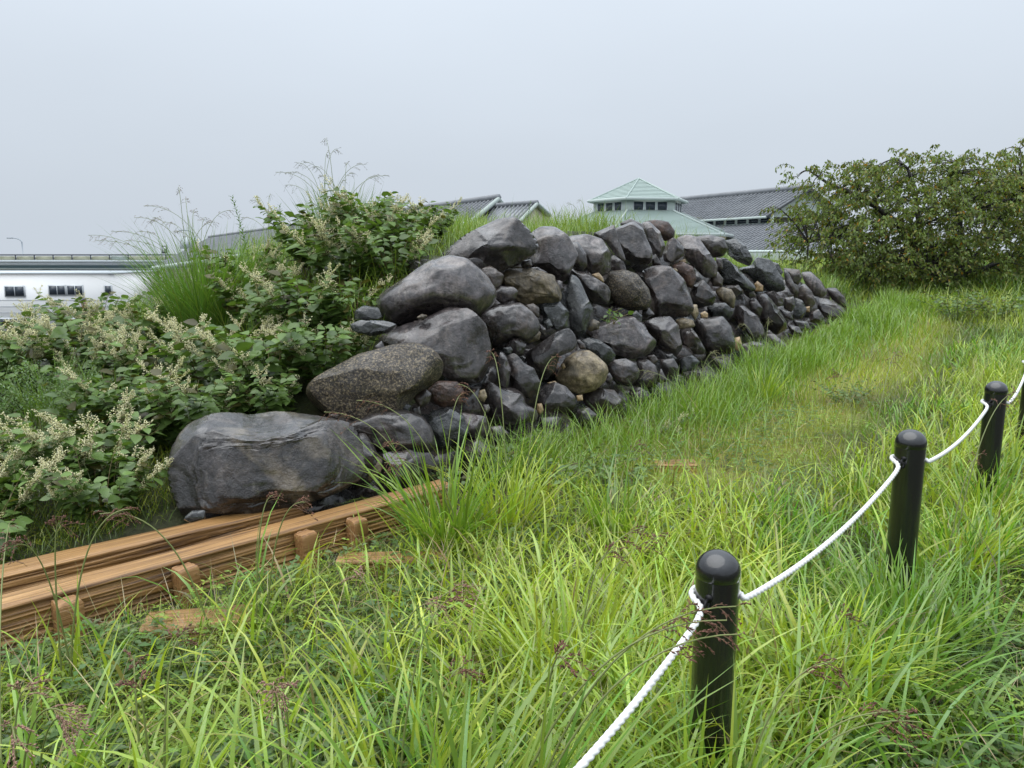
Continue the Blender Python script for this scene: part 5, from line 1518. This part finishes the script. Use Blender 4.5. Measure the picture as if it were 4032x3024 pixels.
GR = [(-4.55, 6.9, 0, 'leftmost upright goldenrod stalk before the warehouse'), (-4.3, 6.95, 0, 'second upright goldenrod stalk from the left, before the warehouse'),
      (-4.5, 6.2, 1, 'goldenrod stalk beside the left edge shrub'), (-3.7, 7.0, 1, 'goldenrod stalk left of the big grass clump'), (-3.4, 7.3, 1, 'goldenrod stalk behind the cream flowered shrub'),
      (-2.55, 7.7, 2, 'tall goldenrod stalk between the two grass clumps'), (-2.3, 8.0, 1, 'goldenrod stalk under the tall plumes'), (-.1, 8.4, 1, 'goldenrod stalk before the cream gable'),
      (.15, 8.5, 0, 'taller goldenrod stalk before the cream gable'), (-.7, 8.6, 1, 'goldenrod stalk before the tiled hall'), (-3.55, 5.6, 1, 'goldenrod stalk among the feathery weeds'), (-3.95, 5.3, 2, 'goldenrod stalk at the left picture edge')]
for x, y, k, lab in GR:
    o = gv_[k] if not gu[k] else copy_tree(gv_[k]); gu[k] = True
    o.location = (x, y, G(x, y)-.02); o.rotation_euler = (RNG.normal(0, .08), RNG.normal(0, .08), RNG.uniform(0, 6)); o.scale = (.55,)*3 if x > -1 else (1,)*3; tag(o, lab, 'goldenrod', 'goldenrod stalks on the mound')
def feathery(seed):
    rg = np.random.default_rng(seed); r = empty('feathery_weed'); st, lf = MA(), MA()
    for q in range(34):
        az = rg.uniform(0, 6.28); t = np.linspace(0, 1, 8); H = rg.uniform(.35, .6); o_ = rg.uniform(.05, .4)
        pts = np.stack([o_*t**1.4*math.cos(az), o_*t**1.4*math.sin(az), H*t], -1)
        st.tube(pts, np.linspace(.003, .001, 8), 3, col=(.14, .2, .05), cap=False)
        n = 80; u = rg.uniform(.2, 1, n); P = np.stack([np.interp(u, t, pts[:, k]) for k in range(3)], -1)
        D = rg.normal(0, 1, (n, 3)); D[:, 2] = np.abs(D[:, 2])*.6
        P = P+unit(D)*rg.uniform(0, .05, (n, 1))
        instances(lf, LANCE_V*[1, 1.5, 1], LANCE_F, P, orient(D, np.tile([0, 0, 1.0], (n, 1))), rg.uniform(.014, .03, n), jitcol((.12, .21, .055), n, .2, .1, rg))
    st.build('stem', M['stem'], r)["kind"] = "stuff"; lf.build('foliage', M['grass'], r)["kind"] = "stuff"; return r
fv = feathery(5)
for i, (x, y, s, lab) in enumerate([(-3.1, 5.25, 1.0, 'pale feathery weed clump right of the others, on the left slope'), (-3.5, 5.05, 1.1, 'pale feathery weed clump at the middle of the left slope'), (-3.75, 4.85, 1.0, 'pale feathery weed clump nearest the left edge'), (-3.3, 5.75, .8, 'small feathery weed clump below the grass clump')]):
    o = fv if i == 0 else copy_tree(fv); o.location = (x, y, G(x, y)-.03); o.rotation_euler = (0, 0, i*1.9); o.scale = (s,)*3
    tag(o, lab, 'weed', 'feathery weeds on the left slope')

# ------------------------------------------------------------------ tall grass clumps with plumes
def panicle(sm, fm, pts, t0, nb_, blen, droop, col, rg, seed_s=.006, dens=.007, scatter_=.7):
    """branchlets with spikelets along the last part of a stalk"""
    t = np.linspace(0, 1, len(pts))
    for i in range(nb_):
        u = t0+(1-t0)*(i/max(1, nb_-1)); p = np.array([np.interp(u, t, pts[:, k]) for k in range(3)])
        q = np.array([np.interp(min(1, u+.03), t, pts[:, k]) for k in range(3)]); ax = unit(q-p+1e-6)
        side = unit(np.cross(ax, rg.normal(0, 1, 3)))
        d = unit(ax+side*scatter_); L = blen*(1-.55*(u-t0)/(1-t0+1e-6))*rg.uniform(.7, 1.15)
        s = np.linspace(0, 1, 5)[:, None]; br = p+d*L*s+np.array([0, 0, -droop*L])*s**2
        sm.tube(br, .0007, 3, col=np.array(col)*.8+np.array([.02, .03, 0]), cap=False)
        n = max(2, int(L/dens)); uu = rg.uniform(.2, 1, n)
        P = np.stack([np.interp(uu, s[:, 0], br[:, k]) for k in range(3)], -1)
        D = np.tile(unit(br[-1]-br[0]), (n, 1))+rg.normal(0, .35, (n, 3))
        cc = np.tile(np.array(col), (n, 1))*rg.uniform(.6, 1.4, (n, 1))
        instances(fm, OCT_V, OCT_F, P, orient(D, np.tile([.1, .2, 1.0], (n, 1))), rg.uniform(.8, 1.3, n)*seed_s, cc)
def stalk_pts(a, b, arch, n=18, toward=None):
    """curve rising from a to b, arching over"""
    a = np.array(a, float); b = np.array(b, float); t = np.linspace(0, 1, n)[:, None]
    c = a+(b-a)*np.array([.25, .25, .95]); c[2] = a[2]+(b[2]-a[2])*.95+arch
    return (1-t)**2*a+2*t*(1-t)*c+t*t*b
def tall_clump(name, base, nbl, H, w, lean, bend, col, stalks, label, group, cat='grass clump', scol=(.32, .27, .15), bias=None, radius=.12, seed=0, blen=.12, nbr=7, seed_s=.006, dens=.008, droop=.5, stemcol=(.16, .2, .07)):
    """stalks: list of tip points in world space"""
    rg = np.random.default_rng(seed)
    r = empty(name, base); tag(r, label, cat, group); B = np.array(base)
    bm = MA(); n = nbl
    a0 = rg.uniform(0, 6.28, n); rr = radius*np.sqrt(rg.random(n)); pos = np.stack([rr*np.cos(a0), rr*np.sin(a0), np.full(n, -.02)], -1)
    az = a0+rg.normal(0, .7, n)
    if bias is not None: az = np.where(rg.random(n) < .6, bias+rg.normal(0, .6, n), az)
    blades(bm, pos, H*rg.uniform(.5, 1.1, n), w*rg.uniform(.6, 1.2, n), az, rg.uniform(lean[0], lean[1], n), rg.uniform(bend[0], bend[1], n), jitcol(col, n, .16, .1, rg), 7, rg.normal(0, .6, n))
    bm.build('blades', M['grass'], r)["kind"] = "stuff"
    for tip in stalks:
        tip = np.array(tip[:3], float)-B; sm, fm = MA(), MA()
        st_ = np.append(rg.normal(0, radius*.4, 2), 0.0)
        pts = stalk_pts(st_, tip, .06*tip[2]+.02)
        sm.tube(pts, np.linspace(.0032, .0014, len(pts))*(w/.009)**.3, 4, col=stemcol, cap=False)
        panicle(sm, fm, pts, .76, nbr, blen, droop, scol, rg, seed_s, dens)
        o_ = sm.build('stalk', M['stem'], r); fm.build('seed_head', M['seed'], o_)["kind"] = "stuff"
    return r
def onview(px, py, d): return at_depth(*V(px, py), d)
# big clumps on the mound, plumes against the sky
cg = "tall grass clumps on the mound"
cb = onview(455, 720, 7.0)
tall_clump('tall_grass_clump', (cb[0], cb[1], G(cb[0], cb[1])), 800, 1.1, .010, (.02, .7), (.1, 1.0), (.14, .25, .045),
  [onview(*q) for q in ((190, 508, 7.0), (205, 520, 6.8), (240, 500, 7.1), (290, 470, 7.0), (310, 445, 6.9), (330, 470, 7.0), (350, 480, 7.2), (385, 405, 7.1), (400, 430, 7.1), (420, 455, 7.0), (445, 470, 7.2), (465, 480, 7.1), (300, 500, 7), (270, 520, 6.9), (500, 455, 7.1), (375, 500, 7.1))],
  'big fan of tall grass with drooping plumes on the left mound', cg, radius=.30, seed=1, blen=.10, nbr=9, seed_s=.010, scol=(.30, .24, .18))
cb = onview(735, 520, 8.2)
tall_clump('tall_grass_clump', (cb[0], cb[1], G(cb[0], cb[1])), 420, .75, .010, (.03, .6), (.05, .7), (.15, .255, .05),
  [onview(*q) for q in ((595, 372, 8.1), (620, 372, 8.2), (640, 352, 8.2), (655, 350, 8.1), (675, 360, 8.2), (700, 300, 8.3), (708, 330, 8.3), (730, 322, 8.2), (752, 352, 8.2), (765, 375, 8.3), (790, 355, 8.2), (815, 380, 8.2), (838, 380, 8.1), (690, 380, 8.3), (615, 400, 8.2), (745, 390, 8.2))],
  'tallest grass clump with upright plumes on the mound crest', cg, radius=.26, seed=2, blen=.10, nbr=8, seed_s=.010, scol=(.26, .24, .19))
for k, (px, py, d, nb_, H, tips, lab) in enumerate([
  (590, 590, 7.6, 180, .5, [(540, 432, 7.6), (552, 425, 7.6), (585, 420, 7.6), (520, 470, 7.6)], 'reedy grass clump between the two plumed clumps'),
  (880, 500, 8.4, 120, .38, [], 'leafy grass tuft right of the tallest plumes'),
  (990, 500, 8.8, 90, .36, [(960, 445, 8.8), (1010, 450, 8.8)], 'grass tuft in front of the tiled hall'),
  (1255, 490, 10.0, 110, .34, [(1225, 440, 10), (1250, 432, 10), (1285, 445, 10)], 'grass tuft left of the green lantern, on the mound'),
  (1400, 495, 10.6, 120, .46, [], 'spiky grass tuft in front of the green lantern'),
  (1540, 520, 11.5, 110, .42, [(1505, 470, 11.5), (1580, 470, 11.5)], 'arching grass tuft at the right end of the skirt roof'),
  (1640, 550, 12.5, 120, .42, [(1680, 520, 12.5)], 'grass tuft at the wall top before the tiled building'),
  (235, 900, 5.3, 170, .55, [], 'bright grass tuft among the feathery weeds on the left slope'),
  (110, 800, 5.9, 170, .55, [], 'bright grass tuft left of the feathery weeds, near the picture edge'),
  (330, 640, 7.4, 140, .5, [(225, 560, 7.3)], 'loose grass tuft at the left foot of the big fan')]):
    cb = onview(px, py, d)
    tall_clump('tall_grass_clump', (cb[0], cb[1], G(cb[0], cb[1])), nb_, H, .009, (.03, .6), (.1, 1.1), (.19, .31, .055), [onview(*q) for q in tips], lab, cg, radius=.2, seed=30+k, blen=.08, scol=(.28, .25, .17))

# foreground clumps of reddish seeded grass
RC = (.17, .075, .05); PC = (.33, .19, .14)
fg = "seeding grass clumps in the foreground"
FC_ = [ # view px of base, depth, blades, H, width, tips [(px,py,depth)], label
 ((40, 1640), 1.95, 46, .62, .013, [(60, 1490, 1.9), (165, 1560, 1.8), (150, 1545, 1.75), (35, 1610, 1.6), (20, 1130, 2.9)], 'tall grass clump in the lower left corner with pink seed heads', PC),
 ((330, 1640), 2.0, 40, .46, .012, [(300, 1480, 1.95), (395, 1370, 2.1), (290, 1425, 2.1)], 'grass clump at the lower left with a dark drooping seed head', RC),
 ((600, 1659), 1.95, 34, .40, .013, [(590, 1490, 1.85), (610, 1500, 1.9)], 'grass clump below a spreading pink seed head', PC),
 ((890, 1660), 2.0, 70, .66, .012, [(985, 1290, 2.1), (1000, 1440, 2.0)], 'broad bladed grass clump at bottom centre', RC),
 ((1060, 1720), 1.75, 90, .82, .013, [(1570, 1340, 1.72), (1590, 1310, 1.75), (1215, 1420, 1.7), (1600, 1370, 1.7)], 'long grass clump at bottom centre leaning over the first bollard', RC),
 ((1220, 1380), 2.6, 120, .62, .010, [(1390, 1140, 2.7), (1330, 1190, 2.6), (1440, 1155, 2.8)], 'yellow green grass clump left of the first bollard', RC),
 ((965, 1160), 4.0, 130, .78, .011, [(700, 890, 4.0), (770, 865, 4.0), (1000, 850, 4.2), (840, 960, 3.8), (830, 1000, 3.7)], 'tall grass clump at the right end of the near beam', RC),
 ((1090, 1110), 4.3, 120, .66, .011, [(1200, 770, 4.6), (1060, 760, 4.7), (990, 830, 4.5)], 'tall grass clump before the dark wall stones', RC),
 ((1330, 1130), 4.2, 90, .56, .010, [(1380, 960, 4.3)], 'yellow grass clump before the mossy path', RC),
 ((830, 1420), 2.6, 40, .42, .012, [(770, 1240, 2.7), (1020, 1265, 2.7), (950, 1300, 2.6)], 'grass clump below the sunken timber with small pink heads', PC),
 ((560, 1260), 3.1, 12, .45, .012, [(660, 1085, 3.0), (590, 1070, 3.1)], 'sparse grass clump with an arched seed head before the boulder', RC),
 ((150, 1300), 2.7, 12, .40, .012, [(130, 1130, 2.6), (280, 1100, 2.7), (30, 1180, 2.5)], 'sparse grass clump with bending seed heads over the beams', RC),
 ((455, 1250), 3.0, 9, .48, .015, [(215, 1110, 2.9)], 'few broad upright blades beside the second stake', RC),
 ((1480, 1640), 1.8, 80, .6, .013, [], 'grass clump wrapping the first bollard on its left', RC),
 ((1660, 1640), 1.85, 90, .55, .013, [(1960, 1540, 1.8), (1990, 1560, 1.8), (1800, 1430, 1.85)], 'grass clump right of the first bollard with drooping maroon heads', RC),
 ((1780, 1360), 2.6, 90, .45, .011, [(1830, 1330, 2.6)], 'broad bladed grass clump between the first and middle bollards', RC),
 ((1960, 1215), 2.85, 130, .52, .011, [], 'grass clump at the foot of the middle bollard', RC),
 ((2080, 1130), 3.6, 120, .48, .011, [(2120, 980, 3.7), (2190, 850, 3.9)], 'grass clump right of the middle bollard', RC),
 ((1880, 960), 4.7, 70, .45, .010, [(1800, 800, 5.0), (1940, 760, 5.3)], 'grass clump left of the farthest bollard', RC),
 ((2130, 1000), 4.2, 120, .48, .010, [], 'grass clump at the foot of the farthest bollard', RC),
 ((1500, 900), 7.0, 60, .42, .010, [(1380, 800, 7.2), (1545, 760, 7.0), (1570, 770, 7.0)], 'grass clump at the wall foot below the smooth rounded boulder', (.25, .23, .12)),
 ((1650, 830), 8.0, 70, .5, .010, [(1600, 700, 8.2), (1660, 690, 8.2)], 'arching grass clump at the wall foot toward the tail', (.25, .23, .12)),
]
for k, ((px, py), d, nb_, H, w, tips, lab, sc_l) in enumerate(FC_):
    q = onview(px, py, d); x, y = q[0], q[1]
    tall_clump('seeding_grass', (x, y, G(x, y)), int(nb_*1.15), H, w*1.3, (.05, .6), (.1, 1.5), YG if k % 2 else (.21, .33, .045), [onview(*t) for t in tips], lab, fg, scol=sc_l,
        bias=(.55 if k == 4 else None), radius=.07+.05*(nb_ > 60), seed=60+k, blen=.10, nbr=10, seed_s=.0105, dens=.0065, droop=.55, stemcol=(.17, .20, .06))

for k, (bx, by) in enumerate(bpos[1:4]):            # long grass growing round the bollards' feet
    for q, (da, lab) in enumerate(((-.5, 'left of'), (.5, 'right of'))):
        a = math.atan2(-by, -bx)-da; x, y = bx+.15*math.cos(a), by+.15*math.sin(a)
        tall_clump('seeding_grass', (x, y, G(x, y)), 60, .50, .013, (.02, .5), (.2, 1.5), (.19, .34, .05), [], 'short grass tuft hiding the foot of the %s bollard, %s its shaft' % (('nearest', 'middle', 'farthest')[k], lab), fg, radius=.09, seed=200+k*2+q)

# ------------------------------------------------------------------ cherry trees
def cherry(name, base, crown, ntw, label, seed, limbs, trunks):
    """crown: list of (centre, radii) lobes; twigs start in the lobes and hang outwards"""
    rg = np.random.default_rng(seed); r = empty(name, base); B = np.array(base); tag(r, label, 'tree', 'cherry trees right of the wall')
    tk, lf, tw = MA(), MA(), MA()
    ends = []
    for pts, r0, r1 in limbs:
        P = np.array(pts, float)-B; t = np.linspace(0, 1, len(P)); u = np.linspace(0, 1, 16)
        Q = np.stack([np.interp(u, t, P[:, k]) for k in range(3)], -1); 
        for _ in range(3): Q[1:-1] = (Q[:-2]+2*Q[1:-1]+Q[2:])/4
        Q += np.stack([(vnoise(u*6+seed+len(ends), u*0+k)-.5)*.16*u for k in range(3)], -1)
        tk.tube(Q, np.linspace(r0, r1, 16), 7); ends.append(Q)
    allq = np.concatenate([e[4:] for e in ends])
    LP, LD, LC, LS = [], [], [], []
    vol = np.array([np.prod(c[1]) for c in crown])**.75; pr = vol/vol.sum()
    for i in range(ntw):
        c, rad, = crown[rg.choice(len(crown), p=pr)]
        d = unit(rg.normal(0, 1, 3)); d[2] = d[2] if rg.random() < .8 else abs(d[2])
        p = np.array(c)-B+d*np.array(rad)*rg.uniform(.35, 1.25)**.7
        out = unit(p-(np.array(c)-B)+np.array([0, 0, .001]))
        L = rg.uniform(.25, .6); s = np.linspace(0, 1, 6)[:, None]
        dd = unit(out*np.array([1, 1, .5])+rg.normal(0, .35, 3)+np.array([0, 0, .25]))
        br = p+dd*L*s+np.array([0, 0, -.55*L])*s**2
        tw.tube(br, np.linspace(.006, .0025, 6), 3, cap=False)
        if i % 3 == 0:
            q = allq[np.argmin(((allq-p)**2).sum(1))]
            mid = (p+q)/2+np.array([0, 0, .12]); u = np.linspace(0, 1, 7)[:, None]
            tw.tube((1-u)**2*q+2*u*(1-u)*mid+u*u*p, np.linspace(.016, .006, 7), 4, cap=False)
        n = rg.integers(16, 28); u = rg.uniform(0, 1, n)
        P = np.stack([np.interp(u, s[:, 0], br[:, k]) for k in range(3)], -1)+rg.normal(0, .03, (n, 3))
        D = rg.normal(0, .6, (n, 3))+out*.3; D[:, 2] = -rg.uniform(.2, 1.3, n)
        hz_t = P[:, 2]
        c_ = np.tile([.155, .215, .055], (n, 1))*rg.uniform(.55, 1.5, (n, 1))
        yl = rg.random(n) < .018; c_[yl] = np.array([.42, .22, .03])
        ol = rg.random(n) < .18; c_[ol] = np.array([.20, .19, .045])*rg.uniform(.7, 1.3)
        LP.append(P); LD.append(D); LC.append(c_); LS.append(rg.uniform(.065, .105, n))
    LP = np.concatenate(LP); n = len(LP)
    instances(lf, CHERRY_V, LANCE_F, LP, orient(np.concatenate(LD), rg.normal(0, .6, (n, 3))+[0, 0, .8]), np.concatenate(LS), np.concatenate(LC))
    tk.build('trunk', M['bark'], r, True); tw.build('twigs', M['bark'], r)["kind"] = "stuff"; lf.build('crown', M['tree_leaf'], r)["kind"] = "stuff"
    return r
D1 = 17.0
def tv(px, py, d=D1): return onview(px, py, d)
tb = tv(2045, 640, D1); tb = np.array([tb[0], tb[1], G(tb[0], tb[1])-.1])
crown1 = [(tv(1880, 480), (1.6, 1.5, .95)), (tv(2010, 445), (1.7, 1.6, 1.0)), (tv(2130, 500), (1.6, 1.6, 1.15)), (tv(1790, 525), (.95, 1.1, .55)), (tv(1960, 560), (1.5, 1.4, .7)),
          (tv(2100, 590), (1.3, 1.3, .5)), (tv(1950, 372), (.9, .8, .38)), (tv(1810, 400), (.8, .6, .30)), (tv(2050, 370), (.55, .5, .35)), (tv(1760, 375), (.32, .3, .2)), (tv(1880, 590), (.9, 1.0, .35)), (tv(2190, 430), (1.0, 1.2, .9)), (tv(1725, 372), (.25, .25, .15)), (tv(1845, 362), (.35, .3, .2)), (tv(1905, 345), (.3, .3, .18)), (tv(2075, 358), (.4, .3, .2)), (tv(1715, 455), (.35, .3, .16))]
fk = tv(2050, 600)
limbs = [([tb, fk, tv(1990, 560), tv(1950, 500), tv(1890, 430), tv(1800, 395), tv(1745, 372)], .13, .02), ([tb, fk, tv(1960, 575), tv(1900, 510), tv(1820, 500), tv(1740, 530)], .10, .02),
         ([tb, fk, tv(2010, 540), tv(1980, 460), tv(1960, 380), tv(1945, 345)], .11, .02), ([tb, fk, tv(2080, 530), tv(2060, 450), tv(2050, 360)], .11, .02),
         ([tb, fk, tv(2120, 550), tv(2150, 480), tv(2200, 420)], .11, .025), ([tb, fk, tv(2110, 590), tv(2180, 560), tv(2260, 540)], .09, .02), ([tb, fk, tv(1960, 610), tv(1880, 580)], .07, .02)]
cherry('cherry_tree', tuple(tb), crown1, 1900, 'spreading cherry tree with drooping olive leaves right of the wall', 5, limbs, 1)
D2 = 18.5
tb2 = tv(2330, 640, D2); tb2 = np.array([tb2[0], tb2[1], G(tb2[0], tb2[1])-.1])
crown2 = [(tv(2270, 480, D2), (1.4, 1.4, 1.4)), (tv(2195, 355, D2), (.42, .5, .65)), (tv(2300, 380, D2), (1.0, 1.0, .9)), (tv(2230, 430, D2), (.7, .8, .6)), (tv(2340, 560, D2), (1.4, 1.4, .8))]
limbs2 = [([tb2, tv(2300, 560, D2), tv(2240, 450, D2), tv(2195, 330, D2)], .14, .02), ([tb2, tv(2320, 540, D2), tv(2310, 420, D2), tv(2300, 330, D2)], .13, .02), ([tb2, tv(2360, 560, D2), tv(2420, 470, D2)], .12, .03)]
cherry('cherry_tree', tuple(tb2), crown2, 760, 'taller cherry tree cut by the right picture edge', 9, limbs2, 1)
# bushy weeds under the tree
for k, (px, py, d, lab) in enumerate([(2075, 640, 13.5, 'leafy bush under the cherry tree, left one'), (2170, 630, 13.2, 'leafy bush under the cherry tree near the right edge')]):
    q = onview(px, py, d); o = copy_tree(wv1); o.name = 'leafy_bush'; o.location = (q[0], q[1], G(q[0], q[1])); o.scale = (1.1, 1.1, 1.3); o.rotation_euler = (0, 0, k*2.0); tag(o, lab, 'bush', 'bushes under the cherry tree')
